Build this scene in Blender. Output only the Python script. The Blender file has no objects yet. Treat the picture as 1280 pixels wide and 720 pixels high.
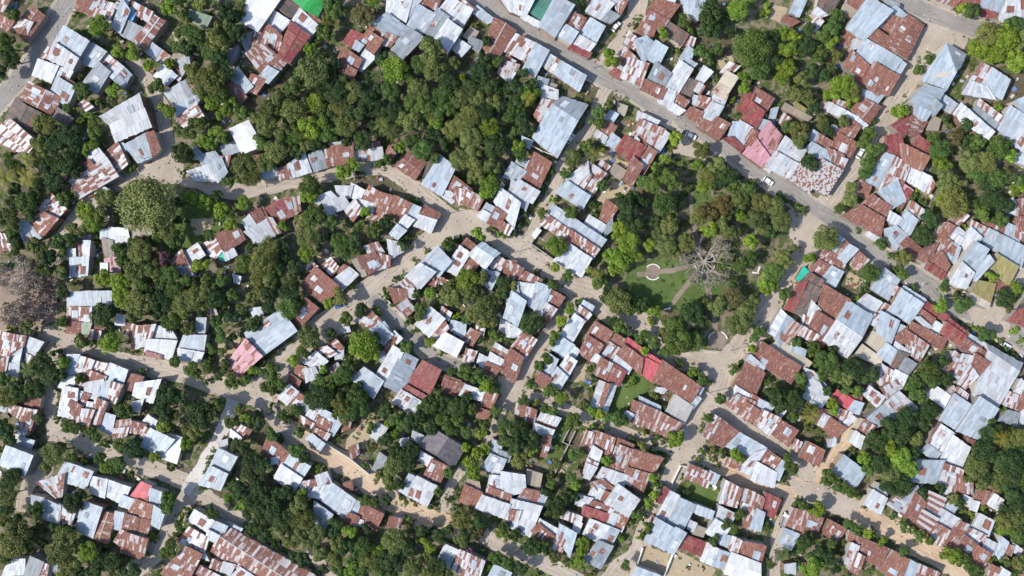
import bpy, math, random
import numpy as np
from mathutils import Vector, Matrix, noise as mnoise

DATA = """
@0,0
h R 28,8 15,26 11,21 23,5; R 28,8 15,26 19,31 33,12; W 18,15 24,17 19,27 11,21
h M 0,12 10,16 6,23 0,19
h M -3,-3 7,0 2,8 -3,6
h^ B 48,20 66,31 58,44 41,32; W 41,32 58,44 54,52 36,44
h m 36,36 42,40 37,46 31,43; W 29,45 43,50 38,61 25,56; W 43,50 54,54 50,61 40,60
h B 70,33 79,39 70,50 57,46; G 74,47 82,54 72,70 62,63
h m 78,39 88,47 82,53 74,46
h W 93,51 85,59 81,55 88,47; B 93,51 85,59 92,66 98,56
h R 59,-1 75,0 68,11 57,6; m 75,0 87,4 82,14 69,11
h B 92,0 97,8 90,24 84,20; m 86,5 93,-6 98,-3 92,8
h M 34,68 28,80 16,74 22,62; M 34,68 28,80 38,85 46,74
h B 43,58 56,66 50,79 38,70; M 46,57 55,62 53,66 45,61
t g 10,10,6; g 5,34,9; d 8,44,8; y 74,19,8; y 90,38,7; g 61,68,7; y 86,67,6; g 61,57,4; o 97,40,5; s 57,11,3; s 86,29,4; d 2,54,6
@1,0
h m 4,2 18,9 15,16 2,8; U -3,6 5,10 2,16 -5,14
h G 0,16 10,21 5,31 -5,26
h M 23,14 8,34 5,30 20,12; M 23,14 8,34 12,37 27,16
h B 17,32 24,37 20,44 13,38; m 24,37 31,42 24,47 20,44
h T 36,38 42,42 38,47 33,44; W 38,46 45,41 46,48 41,56
h m 41,56 38,60 34,56 37,51
h W 27,49 32,53 26,61 20,57; B 32,53 36,57 29,64 25,61
h W 28,70 40,62 46,72 35,79; G 40,62 48,59 55,72 46,75
h N 47,8 62,13 58,21 45,14
h^ V 95,-8 116,-4 97,23 82,14
h G 84,27 95,24 97,38 91,42
h B 82,51 93,65 87,70 75,57
h M 72,60 80,64 88,72 82,79 
h G 75,38 82,35 80,44 76,48
t o 62,60,11; o 56,66,9; o 50,55,9; d 75,12,10; o 68,28,11; d 80,26,9; g 62,38,8; g 50,28,8; g 38,34,7; d 45,36,7; g 42,24,7; y 31,6,7; g 38,2,7; o 55,2,7; g 24,19,4; y 17,50,6; y 31,48,5; g 21,65,7; y 4,39,7; d 70,44,8; d 74,58,7; o 84,7,6; s 11,25,3; s 22,42,3; g 68,70,8; g 43,13,6; s 36,62,4
@2,0
h W 14,9 25,16 17,25 8,20
h D 17,6 22,-2 34,6 26,14
h^ l 27,-1 40,-6 41,0 36,6; n 41,0 54,-4 46,12 36,6
h W 33,7 47,20 40,27 28,15; R 40,10 48,16 42,21 34,16
h M 10,19 19,27 17,41 4,33; M -2,25 10,19 4,33 -4,36
h^ r 33,22 20,45 17,41 26,17; r 33,22 20,45 25,47 40,27
h M -7,40 5,33 22,47 9,62; B 9,50 16,54 9,62 3,57
h R -3,56 7,60 0,70 -8,66
h r 72,23 79,26 73,36 66,31
h R 84,23 95,30 88,40 77,32; B 75,31 80,34 77,38 73,36
h R 66,36 79,45 75,53 61,45; R 61,45 75,53 72,60 62,53
h W 82,38 89,43 79,53 75,49
h M 88,18 98,26 95,31 86,21
h T 86,35 92,37 90,42 86,40
t a 79,12,9; g 60,10,8; g 51,24,7; g 56,2,8; o 54,15,6; y 41,37,6; o 43,54,13; g 30,66,8; g 47,31,4; d 60,70,9; d 85,58,6; p 90,57,6; d 93,68,6; y 18,57,3; d 95,46,5; o 73,68,8; y 88,2,5; d 52,64,8; g 33,58,7; s 22,68,4; s 12,68,3; d 66,60,6; d 58,50,7; d 48,44,7
@3,0
h B -8,18 2,10 20,23 11,33; M 0,24 9,28 5,34 -4,33
h G 20,22 29,28 13,45 6,37
h W 3,-3 22,-6 16,16 2,9; M 8,0 17,3 12,12 6,9
h B 26,4 38,11 28,25 18,19; W 22,-6 30,-3 25,5 17,16
h M 28,-2 43,-4 39,8 29,2
h G 40,7 48,13 39,27 28,24
h^ W 48,15 58,22 48,38 39,28
h W 49,-2 66,7 59,19 42,7; M 58,-1 68,7 63,9 57,5
h W 55,29 64,35 58,42 51,36
h G 65,28 74,32 71,38 63,34
h T 65,21 70,24 66,30 60,27
h B 70,5 83,15 78,17 67,9
h R 91,18 79,40 75,36 83,14; R 91,18 79,40 85,44 98,23
h W 88,48 98,55 94,61 86,55; m 92,42 98,46 95,50 90,47
t o 35,38,12; o 38,52,10; g 28,48,8; y 8,52,10; g 5,68,8; g 20,60,7; o 26,68,9; d 48,62,8; o 52,48,6; y 59,60,5; d 72,54,8; d 75,44,6; g 85,46,5; d 80,66,8; d 65,68,8; y 6,33,4; d -1,44,6; g 93,33,4; o 68,20,4; d 76,31,5; g 15,50,6; d 90,67,6; g 45,70,7; d 58,70,6
@4,0
h W -10,-4 17,-2 10,12 -2,8
h q 18,-2 31,0 22,15 13,8; U 20,-3 32,-2 27,7 17,3; W 9,11 21,17 20,20 7,13
h^ B 33,-3 46,4 32,27 21,19
h M 45,9 55,14 49,25 39,18; B 41,19 49,24 44,32 33,26
h B 59,14 69,20 62,33 50,26; W 51,27 62,33 58,38 46,32
h r 46,32 59,40 57,43 43,36
h W 64,-5 76,3 66,14 56,8; G 70,6 80,12 74,17 65,14
h m 64,-6 88,-3 81,11 75,3
h m 3,26 18,33 10,45 -5,38
h B 18,33 27,38 17,57 9,51; m 16,38 22,42 18,48 12,44
h m 28,41 38,47 33,56 23,49
h B 38,47 55,57 50,68 33,56
h m -6,46 5,49 0,58 -9,55
h W 23,64 34,68 34,76 22,73; T 26,62 33,64 31,68 25,66
h G 20,58 27,60 25,66 19,64
h m 85,36 93,44 85,54 77,49; m 88,24 97,32 92,37 84,31
h r 77,52 84,56 82,59 74,54
t y 74,44,8; g 88,26,3; g 92,20,4; y 10,70,6; d 8,55,5; d 52,1,5; s 40,62,4; d 15,64,5; d 3,66,7; y 18,71,5; s 94,14,3; d 97,48,3
c white 78,20,50
@5,0
h R 12,-1 29,4 21,15 6,8; R 6,8 21,15 16,23 3,15; W 19,-2 26,0 23,7 15,4
h M 2,15 12,20 9,28 -2,24
h B 30,-4 50,-4 43,15 34,8
h D 22,17 36,26 31,34 18,24
h B -4,30 5,28 10,32 3,48; B 12,31 20,36 14,48 4,43
h m -8,44 6,48 0,64 -14,58
h G 12,47 23,55 17,67 6,60; R 4,60 19,67 16,74 1,67
h W 30,46 39,52 28,70 19,64; W 20,66 26,69 24,75 17,74
h B 36,35 40,38 37,47 30,44; B 37,45 42,48 39,51 35,48
h W 48,50 54,54 46,63 42,60; m 44,62 48,65 45,70 41,68
h^ C 65,54 73,58 63,74 55,69
h m 67,47 74,50 69,55 61,54
h m 36,27 41,29 39,35 33,33
h D 33,58 44,62 39,71 28,68
t g 32,15,6; d 52,10,11; d 49,22,7; y 38,24,4; y 17,25,5; g 47,40,7; d 57,22,7; g 56,38,6; y 73,7,8; g 84,36,14; g 88,52,9; y 77,58,5; y 78,66,5; o 90,58,4; d 62,12,6; y 94,10,4; s 20,40,4; s 28,40,4; s 57,60,4; d 68,25,5; y 83,0,5; g 53,47,4
@6,0
h B 22,-2 28,1 23,12 17,9; R 12,12 23,16 18,19 11,15
h D 40,-4 55,-3 46,11 37,6; W 37,6 44,11 39,13 34,9
h m 37,13 41,16 36,23 31,19
h R 60,-2 74,-4 68,8 60,2; T 58,3 67,9 63,12 57,8
h^ B 76,-2 93,8 72,30 59,21
h R 60,23 66,27 61,34 55,31
h R 73,25 82,22 100,35 95,42
h M 90,10 100,15 95,25 85,20
h B 72,29 90,39 82,50 66,42; B 90,39 100,45 93,54 86,47
h R 63,38 75,49 70,57 57,50
h R 80,47 92,54 82,71 72,62; R 92,54 98,57 90,71 83,69
h r 72,50 79,51 75,63 66,59
h G 85,-2 98,3 97,10 92,6
h W 64,30 70,28 70,34 62,38
t y 12,25,6; y 15,38,8; y 14,52,8; y 20,28,6; d 5,46,7; d 28,35,8; g 40,28,7; g 51,12,6; g 48,22,7; g 39,40,7; o 50,40,6; d 41,57,6; y 55,65,10; o 25,60,6; o 62,68,8; y -1,7,4; d 4,28,6; d 31,22,6; d 32,52,7; d 28,70,6; y 10,60,6; y 48,32,6; s 20,68,5; g 46,52,5; y 56,22,4
@7,0
h R 14,15 0,38 -8,32 8,11; R 14,15 0,38 8,44 20,19
h B 0,5 7,11 0,16 -8,10
h B -2,42 7,48 1,58 -8,51
h^ B 38,33 45,53 38,66 20,60; G 38,33 45,53 48,50 52,41
h m 65,48 73,52 66,64 56,60; B 73,52 85,60 79,74 66,64; W 56,61 68,65 74,74 50,70
h r 48,-4 65,-2 62,6 47,2
h r 62,6 68,7 68,13 62,11; r 69,8 81,9 80,15 69,12
h B 66,-4 73,-4 69,6 64,5; B 74,-4 83,-4 81,9 71,7
h W 84,-4 94,-4 93,13 81,13; M 94,-4 101,-4 101,13 95,12
h M 32,-4 48,-1 44,5 28,-1
h W 80,4 84,13 80,16 77,14
t g 17,53,5; g 25,44,5; d 57,9,7; y 50,7,5; o 68,25,10; y 62,37,8; y 82,28,11; y 90,46,9; y 75,40,8; o 93,30,8; s 57,52,3; g 88,20,8; y 70,44,5; s 8,76,3; s 48,70,3
@0,1
h D 20,8 14,20 5,16 12,2; D 20,8 14,20 21,26 30,13
h m 7,17 26,34 18,43 -8,31; W 15,35 24,38 21,42 14,39
h D 43,9 54,17 50,22 40,16
h m 63,3 69,8 64,11 60,6
h W 72,38 80,47 70,54 65,45; m 80,47 88,60 60,76 53,64; R 67,48 70,52 66,54 63,51
h m 88,35 95,51 88,57 80,42; B 90,34 95,38 92,43 87,37
h W 76,68 84,72 80,77 72,73
t o 33,21,9; d 41,35,9; o 32,38,9; d 52,30,9; d 48,50,9; d 38,52,9; p 4,62,9; p 20,62,8; p 20,48,7; g 8,48,7; y 65,40,5; g 73,28,7; g 71,20,6; y 60,18,4; g 52,9,5; y 66,14,4; o 75,6,4; d 40,64,8; d 30,68,7; d 11,70,6; o 85,3,5; y 70,36,5; d 58,58,6; g 54,44,6; s 77,41,3; g 14,55,6; d 55,38,6; y 96,55,3; s 68,70,3; g 58,27,5; d 46,25,6
@1,1
h^ W -21,16 8,-1 11,9 -14,21; W -13,22 12,10 17,23 -9,34
h B -2,37 14,28 20,44 8,50; R 14,28 19,27 24,40 19,45
h G 29,-2 45,-6 46,2 36,7; B 36,7 54,-1 55,1 37,18
h m 51,6 56,15 42,23 37,17
h^ V 77,25 90,19 100,37 86,43
h B 70,38 80,34 83,41 73,45
h B 53,45 65,42 70,48 57,54; W 45,57 62,51 67,64 50,63; B 62,51 70,47 74,57 68,64
h B 50,38 56,44 51,47 49,43
h m 70,46 76,45 74,54 72,52
t y 29,10,7; g 52,20,7; g 46,28,6; y 66,27,6; g 73,31,6; y 57,34,6; d 41,43,9; s 37,25,4; o 86,52,10; o 92,60,8; g 75,65,5; y 72,12,7; y 62,4,7; g 85,12,7; o 94,15,6; g 3,54,4; y 62,36,6; d 46,47,4; s 42,58,4; s 3,2,3; y 79,5,5
@2,1
h B 4,58 15,55 15,60 6,62
h M 17,55 24,53 26,61 18,62; W 24,52 36,43 41,57 26,61
h G 40,44 49,41 53,53 42,57
h M 52,40 57,39 60,51 54,53; R 57,38 72,36 73,48 61,52; W 55,36 71,33 72,36 57,38
h W 72,35 79,35 80,41 73,42; m 73,42 87,40 87,47 74,49
h M 81,36 92,35 93,40 81,40; W 87,40 94,39 95,46 87,48
t o 10,10,9; o 8,22,9; o 28,12,9; y 40,24,10; g 33,27,8; d 46,36,7; g 54,28,8; y 45,5,8; o 62,8,8; o 67,22,9; d 76,12,9; d 85,6,9; d 80,33,8; d 89,24,7; p 94,23,7; d 94,13,7; o 15,42,9; o 7,50,8; g 25,35,7; o 38,38,6; y 65,57,7; y 73,52,6; g 93,51,5; g 40,66,8; o 18,2,8; d 55,16,7; g 4,34,7; d 30,42,6; g 78,58,4; d 72,38,4; o 20,28,8; y 48,20,8; d 68,36,5; o 50,12,7; o 36,8,7; g 46,70,5
@3,1
h R 15,47 27,56 23,62 8,52; R 15,47 27,56 31,50 20,42
h B 42,45 53,54 43,74 29,66
h R 52,60 66,71 59,81 43,70
h D 33,50 38,48 37,56 30,60
h R 4,38 8,43 5,50 0,46
t d 8,12,8; g 12,20,7; p 5,27,8; o 20,20,10; g 44,12,8; g 30,8,9; o 36,12,8; o 52,25,8; g 50,10,7; o 65,14,9; d 75,12,8; y 79,24,8; o 65,32,10; o 57,48,8; o 68,48,9; g 30,40,9; g 22,34,7; g 39,46,6; y 12,39,5; y 49,33,5; d 83,38,9; o 72,58,8; y 79,66,8; g 94,14,6; d 88,8,6; d 92,34,5; o 80,52,8; g 42,2,8; o 58,2,8; o 70,2,8; g 22,5,8; d 38,28,7; y 38,20,7; o 82,4,7; d 86,28,6; s 34,58,4; s 38,64,3; d 45,36,6; o 66,62,6; g 2,48,5; o 60,20,8
@4,1
h^ B 31,6 49,18 34,45 16,31; G 31,6 49,18 56,7 38,1
h m 23,3 31,4 21,20 17,14; W 23,-2 34,-3 34,3 23,4
h R 17,43 29,50 20,69 8,61; W 13,49 16,51 13,57 10,55
h B 8,31 15,34 13,39 8,37
h B 0,50 10,57 5,63 -6,61; B 4,48 11,48 9,53 3,51
h W 5,63 20,72 15,80 -4,73
h B 74,11 79,14 75,20 70,17
h M 71,19 78,23 73,31 66,25; W 64,26 71,31 69,35 62,29
h B 76,29 81,33 77,40 71,36
h r 85,30 100,38 91,50 78,40; W 93,31 95,33 92,40 89,38; R 91,46 98,52 90,67 84,62
h T 77,51 86,57 81,62 74,57
h m 67,49 73,53 70,57 65,53
h T 80,6 86,8 84,14 80,12
h m 58,50 70,58 64,65 57,60; W 57,50 57,58 48,67 41,62; M 56,56 59,60 53,69 48,66
h m 58,62 65,66 60,75 54,71
t g 66,12,7; g 63,20,6; g 72,6,5; o 46,46,8; g 57,37,6; p 61,45,6; g 40,58,5; y 29,56,4; d 3,5,7; g 5,12,6; p 12,3,6; d 12,25,7; y 5,37,6; g 5,44,6; y 68,38,4; g 68,67,5; g 1,28,5; d 8,18,6; o 57,4,4; d 52,41,5; s 22,69,3; o 95,64,3
c white 44,32,55
c dark 50,21,55
@5,1
h W 17,-3 26,0 22,9 14,4; M 27,-2 36,4 32,10 25,5; W 25,6 33,11 29,14 22,10
h B 41,0 47,2 44,7 40,5
h M 45,0 55,3 50,10 42,6; R 38,9 47,12 44,21 34,14; W 56,-2 65,0 62,8 54,4; W 54,5 62,8 55,20 46,15
h R 58,16 67,21 59,32 49,25; R 45,17 53,20 49,26 44,22
h R 87,-6 100,2 94,12 83,4; r 84,5 93,12 86,26 76,18
h r 80,-3 85,-1 79,12 74,10
h B 70,20 75,20 74,33 67,29; W 75,19 84,24 77,36 73,32; r 63,32 69,31 77,38 76,42
h R 84,25 88,27 81,39 77,37
h P 97,20 106,30 97,47 87,32; P 87,32 97,46 92,53 78,43
h B 92,18 98,20 94,27 89,25
h W 94,48 100,51 97,57 93,54
h W -1,12 14,19 12,22 -2,17; m 0,18 18,25 11,39 -6,30; W 17,25 22,29 14,42 10,39
h R 3,36 12,42 3,58 -6,50
t y 27,32,6; y 18,47,5; o 46,40,7; d 14,57,6; g 23,62,9; g 9,66,8; g 2,63,6; o 57,52,8; o 50,61,8; g 63,60,8; y 43,52,5; y 48,69,7; g 70,67,7; g 80,70,7; y 70,3,4; y 76,6,4; s 33,50,4; y 13,54,5; g 85,65,4; s 74,15,3; s 23,38,3; g 37,68,4; d 58,66,7
c white 38,30,-25
c white 96,64,-35
@6,1
h B 3,10 7,9 5,16 2,16
h m 12,14 17,17 13,23 9,20
h W 13,31 28,41 22,51 6,42; W 6,42 22,51 16,61 -2,53
h X 24,50 39,57 31,72 16,62; X 40,48 55,56 44,74 30,66
h M 62,18 69,23 62,34 52,28; R 53,28 61,33 57,41 49,38; R 62,33 67,36 61,47 56,44; m 56,36 60,38 57,44 53,42
h R 37,28 49,35 46,41 34,35; B 34,26 37,28 35,35 32,33
h B 33,35 52,46 51,54 28,40; M 45,39 56,44 58,48 47,46; M 52,46 59,48 55,56 50,54
h R 79,6 71,16 63,10 71,1; R 79,6 71,16 76,20 84,8; W 67,16 74,22 72,24 64,19
h B 72,-4 86,0 82,5 71,0
h m 43,3 49,7 47,11 41,7; W 48,6 67,16 64,20 45,11
h m 50,2 60,6 57,9 49,5
h W 48,22 54,26 52,28 46,24
h Y 21,5 28,10 27,12 20,8
h T 13,6 32,16 30,18 11,9
h B 88,43 96,46 83,68 74,64; m 96,46 106,52 98,74 84,70
h R 70,64 77,68 74,76 68,72
t o 22,25,8; o 25,33,7; g 16,23,6; o 40,19,6; o 48,21,4; o 55,19,6; d 34,10,6; o 30,2,7; y 62,0,7; g 60,7,4; d 32,50,7; g 74,29,7; g 72,35,6; g 78,20,4; g 80,40,7; g 75,48,7; g 73,57,6; y 96,12,5; o 63,69,6; d 46,27,5; s 11,6,3; o 22,-1,6; y 45,0,5; s 40,25,3
c white 69,43,60
@7,1
h^ B 12,4 22,-8 36,-4 27,12; B 15,7 26,12 22,18 14,13; G 30,3 34,7 29,14 26,12
h B 34,-2 48,8 43,14 33,8
h^ W 49,6 57,13 51,20 44,13; W 57,13 73,27 69,32 51,20
h m 63,3 80,16 76,21 61,8; G 60,8 76,21 73,25 57,12
h B 90,4 105,-3 105,12 96,13; B 86,8 97,15 85,31 77,25
h W 97,18 106,25 95,42 84,32
h W 93,43 99,45 99,53 90,48
h r 6,30 -2,22 10,14 14,13; M 4,28 14,13 23,19 17,30
h r 13,4 17,7 14,14 10,12
h r -8,31 4,28 6,48 -7,47; r 17,30 25,36 24,45 12,37
h^ O 5,36 25,46 19,56 6,49
h W 0,47 26,61 21,71 0,58; m 26,61 29,66 25,73 22,71
h P 0,62 12,71 9,77 -5,71
h T 27,15 33,18 31,25 24,25
t y 3,12,7; d 36,18,5; a 45,32,7; g 33,40,8; y 33,50,6; o 38,65,9; g 28,32,5; d 52,34,6; g 61,35,7; o 55,50,9; o 66,50,9; g 60,58,8; g 76,40,9; y 84,46,7; g 75,62,9; d 70,66,8; o 84,60,7; y 15,70,4; d 52,22,6; g 91,63,6; y 76,9,4; o 40,22,4; g 48,0,4; y 93,69,5; o 48,66,6; d 58,40,6; s 57,27,4; g 38,55,6; g 84,36,5; y 75,34,5
@0,2
h m 39,2 49,13 43,19 29,13; M 32,15 43,20 32,33 19,22
h B 13,23 20,22 30,34 19,39
h M 58,-3 70,-3 69,2 62,4
h m -6,30 3,32 9,43 -5,45
h G 56,33 67,33 66,38 56,38; R 56,38 66,37 65,50 56,50; W 51,43 56,43 56,50 51,50; W 63,37 67,37 66,50 63,50
h B 53,50 66,49 65,62 53,63
h W 82,27 95,28 97,37 84,38; B 76,29 83,28 82,34 76,34
h D 77,35 84,37 85,50 79,50
h P 79,51 88,49 90,60 80,60; W 76,54 80,54 80,60 76,60
t b 12,61,17; b 26,66,10; o 5,20,9; g 20,8,9; d 26,2,7; g 10,30,6; d 10,9,7; p 1,4,7; g 47,5,6; g 48,37,9; o 54,28,6; o 63,28,7; y 70,22,8; y 65,14,8; o 76,17,7; d 38,50,7; o 47,45,5; o 47,60,6; y 78,64,7; g 92,50,7; y 90,68,8; o 25,40,6; g 12,45,6; o 32,47,6; y 1,57,4; g 34,58,6; o 80,4,8; g 24,18,5; d 10,37,5; g 14,39,4; b 40,62,7; s 74,40,4; s 72,31,4; g 88,42,5; s 56,68,3
@1,2
h M 40,44 47,58 38,58 32,52; G 38,58 46,58 49,63 42,63
h W 52,39 57,47 47,54 42,46
h m 65,35 70,44 64,51 57,39
h R 66,33 82,24 87,35 73,44
h W 72,45 79,43 81,47 74,51; e 69,46 73,47 73,51 69,50
h W 86,22 91,18 100,31 96,40
h R 91,18 99,13 104,23 97,28
h T -2,26 17,22 17,31 0,36
h W 79,62 84,64 83,68 80,67
t k 14,10,22; o 30,30,8; g 35,36,7; y 57,8,7; y 70,14,7; y 50,4,7; d 36,9,6; d 38,20,5; y 77,25,6; g 60,32,5; o 10,45,9; g 5,38,6; d 17,38,5; u 27,50,6; o 20,60,8; o 5,60,9; g 30,62,8; g 45,66,6; y 55,55,7; y 86,8,6; d 92,42,5; g 88,53,8; y 95,50,7; g 60,66,6; g 80,63,4; g 78,16,5; d 25,69,6; g 22,34,5; g 14,56,7; o 48,68,5; g 72,67,6; s 36,46,3; a 20,50,5; d 67,4,6; g 10,69,7
@2,2
h r 8,12 19,6 27,17 16,23; M 20,6 32,4 33,14 26,18
h R -5,17 5,12 9,20 0,25
h W -8,30 8,21 17,30 2,39; M 8,19 12,20 18,30 15,31
h W 50,7 66,4 70,10 54,17; W 42,5 56,0 60,4 47,9
h M 50,5 60,2 61,4 52,7; W 60,-4 72,-4 70,4 62,4
h W 72,-6 81,-1 77,6 70,3
h m 74,6 79,13 73,21 67,14
h M 85,-4 101,6 95,21 81,4; W 78,6 90,10 87,15 77,9
h M 93,14 95,17 92,21 84,19
h R 45,57 62,71 52,85 34,70; m 42,53 48,58 45,61 38,58
h m 56,50 61,56 57,63 50,55
h W 70,57 76,62 65,73 58,66; M 66,55 70,57 64,62 61,59
h R 77,49 89,46 96,54 82,63; T 72,51 77,49 82,62 80,63
h m 82,41 87,39 89,46 85,47; m 87,40 91,38 98,49 93,52
t y 40,2,7; o 35,20,7; g 42,19,9; g 56,23,6; o 38,34,8; y 38,46,7; y 21,26,5; o 10,42,9; o 5,54,10; g 14,60,8; d 20,40,6; d 30,57,7; o 25,66,6; g 63,38,8; g 72,42,6; d 75,35,7; y 82,15,5; y 79,23,3; g 88,30,6; g 76,28,5; o 92,25,4; o 62,58,4; y 72,69,4; o 12,70,6; d 48,36,6; g 34,12,4; g 66,46,6; g 47,12,4; d 22,50,5; o 2,66,7; d 57,33,4
@3,2
h M -2,1 6,3 4,17 -4,14; M 8,3 20,9 13,21 2,17
h B 20,9 27,12 22,21 16,17; W 16,18 22,21 16,28 11,24; B 10,25 16,29 10,35 5,31
h R 39,21 26,17 31,10 42,17; W 39,21 26,17 23,25 35,30
h W 3,36 13,39 14,44 5,50; m -4,46 4,49 4,55 -4,58
h W 36,-3 50,0 55,5 51,9
h m 53,-3 62,-1 59,9 54,8; M 62,-2 74,5 70,13 58,8
h W 88,-2 102,8 97,27 83,7
h B 77,9 83,12 80,17 74,14; W 74,14 80,17 77,22 70,18
h R 84,12 91,17 86,26 78,23; m 87,21 96,27 93,32 86,27
h B 40,41 50,52 41,63 28,54; W 27,54 38,60 27,72 17,63; M 31,57 38,61 37,65 32,62
h m 12,68 20,64 25,72 18,75
h M 33,61 40,65 38,70 30,68
h W 57,41 64,46 54,62 46,58; R 62,35 68,40 64,45 58,40
h^ W 70,41 82,49 76,57 64,47; B 70,41 82,49 86,46 74,38
h M 60,48 71,54 66,60 57,56
h m 84,47 91,52 86,60 78,54
h R 92,52 99,52 99,63 90,60
h B 74,58 86,61 80,73 73,67
h m 42,64 50,68 46,73 41,71
t g 48,40,6; y 71,32,6; g 14,40,5; y 62,66,9; o 72,64,7; y 76,2,6; y 82,27,4; y 88,32,4; g 8,66,3; y 15,63,3; d 2,22,6; g 52,36,4; o 51,70,5; d 90,67,6; o 97,70,5; g 16,33,4; s 32,44,2; s 24,52,2; d 58,35,4; g 24,7,3
@4,2
h B 0,-8 16,-2 10,13 -2,3
h B 41,-8 58,3 53,12 34,0
h B 31,10 70,36 65,43 27,18; m 27,18 45,30 43,38 21,23; M 43,28 65,43 60,50 45,40; W 44,40 59,50 52,63 32,51; m 43,43 48,46 45,53 38,50
h R 71,6 79,12 71,24 66,20
h W 58,18 70,25 66,32 55,23; B 70,26 75,21 75,28 69,34
h M -1,52 8,58 5,64 -1,66; M 10,60 22,66 16,80 1,72
h W 19,28 21,29 17,34 16,32
t g 23,16,5; g 44,15,6; y 34,41,8; y 33,56,5; g 42,63,5; g 31,70,5; s 18,62,3; d 10,17,4; d 5,25,4; d 18,3,4; y 30,5,4; g 62,17,4; d 87,12,10; d 92,25,8; y 82,25,7; y 88,38,9; y 82,50,9; y 75,58,7; y 72,47,6; o 62,60,7; g 65,69,6; y 78,33,5; g 60,9,4; y 94,48,6; g 83,4,5; s 25,67,3; s 14,10,3; d 1,31,4; d 92,2,6; g 69,66,5
@5,2
t g 18,8,10; d 30,7,5; o 22,25,8; a 50,15,9; a 62,10,8; y 52,28,7; o 44,20,7; o 35,38,8; o 20,40,8; o 65,30,7; d 2,8,7; y 8,40,6; o 75,5,8; o 88,20,8; y 76,18,5; o 92,8,8; o 92,28,5; y 83,38,7; f 50,52,19; y 93,66,6; g 75,54,7; o 14,30,6; o 28,46,5; d 70,14,5; o 62,22,6; g 84,50,6; g 70,69,5; d 12,22,6; s 68,47,4; d 74,29,5; o 58,42,5; g 62,55,5
@6,2
h R 78,2 92,11 87,20 70,10; R 70,10 87,20 84,33 57,18; W 80,17 86,22 84,25 77,20
h B 84,-1 97,-8 103,6 93,12
h W 76,29 86,35 82,37 74,32
h B 52,32 58,37 52,46 46,42; M 58,37 62,40 55,48 52,46; B 61,40 67,43 58,53 53,49
h M 44,43 58,53 55,60 37,50; R 37,50 48,57 42,65 31,58; B 48,56 56,60 50,71 40,66
h M 67,44 75,51 69,58 63,54
h D 32,61 41,67 34,78 20,72
h e 27,57 30,60 25,68 22,65
h B 88,58 98,66 90,80 78,72
t o 5,10,8; o 10,22,8; d 2,31,6; g 22,11,3; g 27,14,3; g 14,7,3; o 12,50,8; g 5,60,8; y 3,69,6; o 44,35,10; y 31,50,5; o 62,5,7; g 54,12,5; g 85,39,5; s 68,27,2; g 77,61,8; g 94,47,4; g 95,60,4; s 20,70,3; o 18,43,5; s 72,71,4; g 8,3,3
@7,2
h r 8,-2 11,0 4,12 1,10
h m 12,7 21,14 17,21 10,17; B 8,15 16,21 10,32 1,24; B -8,28 0,26 8,33 0,43; W -4,15 4,20 0,25 -6,21
h m 50,15 54,18 46,26 41,23; R 38,23 44,26 35,38 30,34
h R 4,39 9,34 20,44 15,50; R 20,43 31,38 24,55 15,48
h R 34,44 40,55 36,61 24,53; r 24,53 37,61 34,65 22,57; M 38,35 42,38 36,47 32,43
h B 40,37 48,42 44,54 37,47; W 42,28 47,27 53,32 50,36; W 42,30 50,35 46,41 38,34
h W 56,27 64,34 54,47 48,37
h^ B 60,38 69,43 58,61 48,53; W 50,53 58,61 52,72 40,69; B 70,48 73,52 60,66 58,62
h m 38,60 44,62 42,66 38,64
h B 70,28 98,42 93,57 65,37; m 57,22 70,28 64,36 55,30
h M 68,19 83,27 80,31 66,23
h B 84,24 92,27 92,38 82,31; M 92,19 101,19 101,40 90,33
h W 88,5 91,10 92,18 85,15; M 92,6 101,5 101,19 91,17
h Y 76,47 91,56 84,70 75,61; Y 76,48 81,51 76,60 70,54
h R 76,66 84,71 80,76 70,70
t o 43,8,12; y 36,4,6; d 26,20,8; d 20,33,8; o 6,48,7; g 5,63,6; g 20,8,4; g 12,3,4; d 70,5,8; d 80,10,8; g 65,17,7; g 78,20,7; y 52,26,4; y 71,63,5; g 36,69,5; y 90,71,5; g 60,10,5; o 40,15,7; y 88,-1,5; g 2,13,3; s 2,57,3
c dark 23,69,20
@0,3
h B 51,4 67,3 67,14 51,15; B 67,3 83,3 83,13 67,14
h M 51,15 60,15 60,26 51,26; R 51,26 60,26 60,34 50,33; m 60,15 68,15 68,27 60,27; N 60,27 68,27 66,34 60,34
h R 68,27 78,30 74,34 68,32; m 68,32 75,33 74,39 67,37
h M 9,35 19,37 17,46 6,52; m 0,33 9,35 6,51 -4,48
h B 16,46 14,56 6,58 8,52; B 6,57 14,57 13,66 4,64; M -2,55 6,52 4,62 0,64
h B 21,37 32,41 25,51 17,47
h m 20,50 24,52 22,57 19,54
h W 87,21 93,21 93,27 87,27
h B 51,50 59,51 56,62 48,70; m 59,51 70,55 67,62 56,61
h m 70,55 83,58 79,67 67,62; M 67,62 79,67 77,73 64,70
h m 57,61 67,63 63,75 53,71; W 48,68 57,66 54,76 44,74
h B 83,57 95,62 91,75 79,69
t b 20,15,12; b 35,12,8; b 8,20,9; d 47,2,6; g 48,15,4; g 46,26,5; o 20,30,6; d 77,20,9; d 84,18,6; y 92,7,8; y 83,42,9; o 62,39,7; d 31,57,9; y 48,55,6; p 20,62,7; g 47,64,6; d 38,65,8; g 60,68,5; o 32,69,6; d 16,71,5; g 3,68,6; g 17,52,3; y 7,32,4; o 82,30,4; s 27,33,3; g 42,48,4; s 70,42,3
c dark 70,45,30
@1,3
h m 5,29 20,28 16,42 3,46; M 0,27 5,28 3,35 -3,34
h W 18,28 32,31 36,38 15,39; W 15,39 36,40 32,53 13,47; r 14,48 25,51 25,53 14,50
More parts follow.
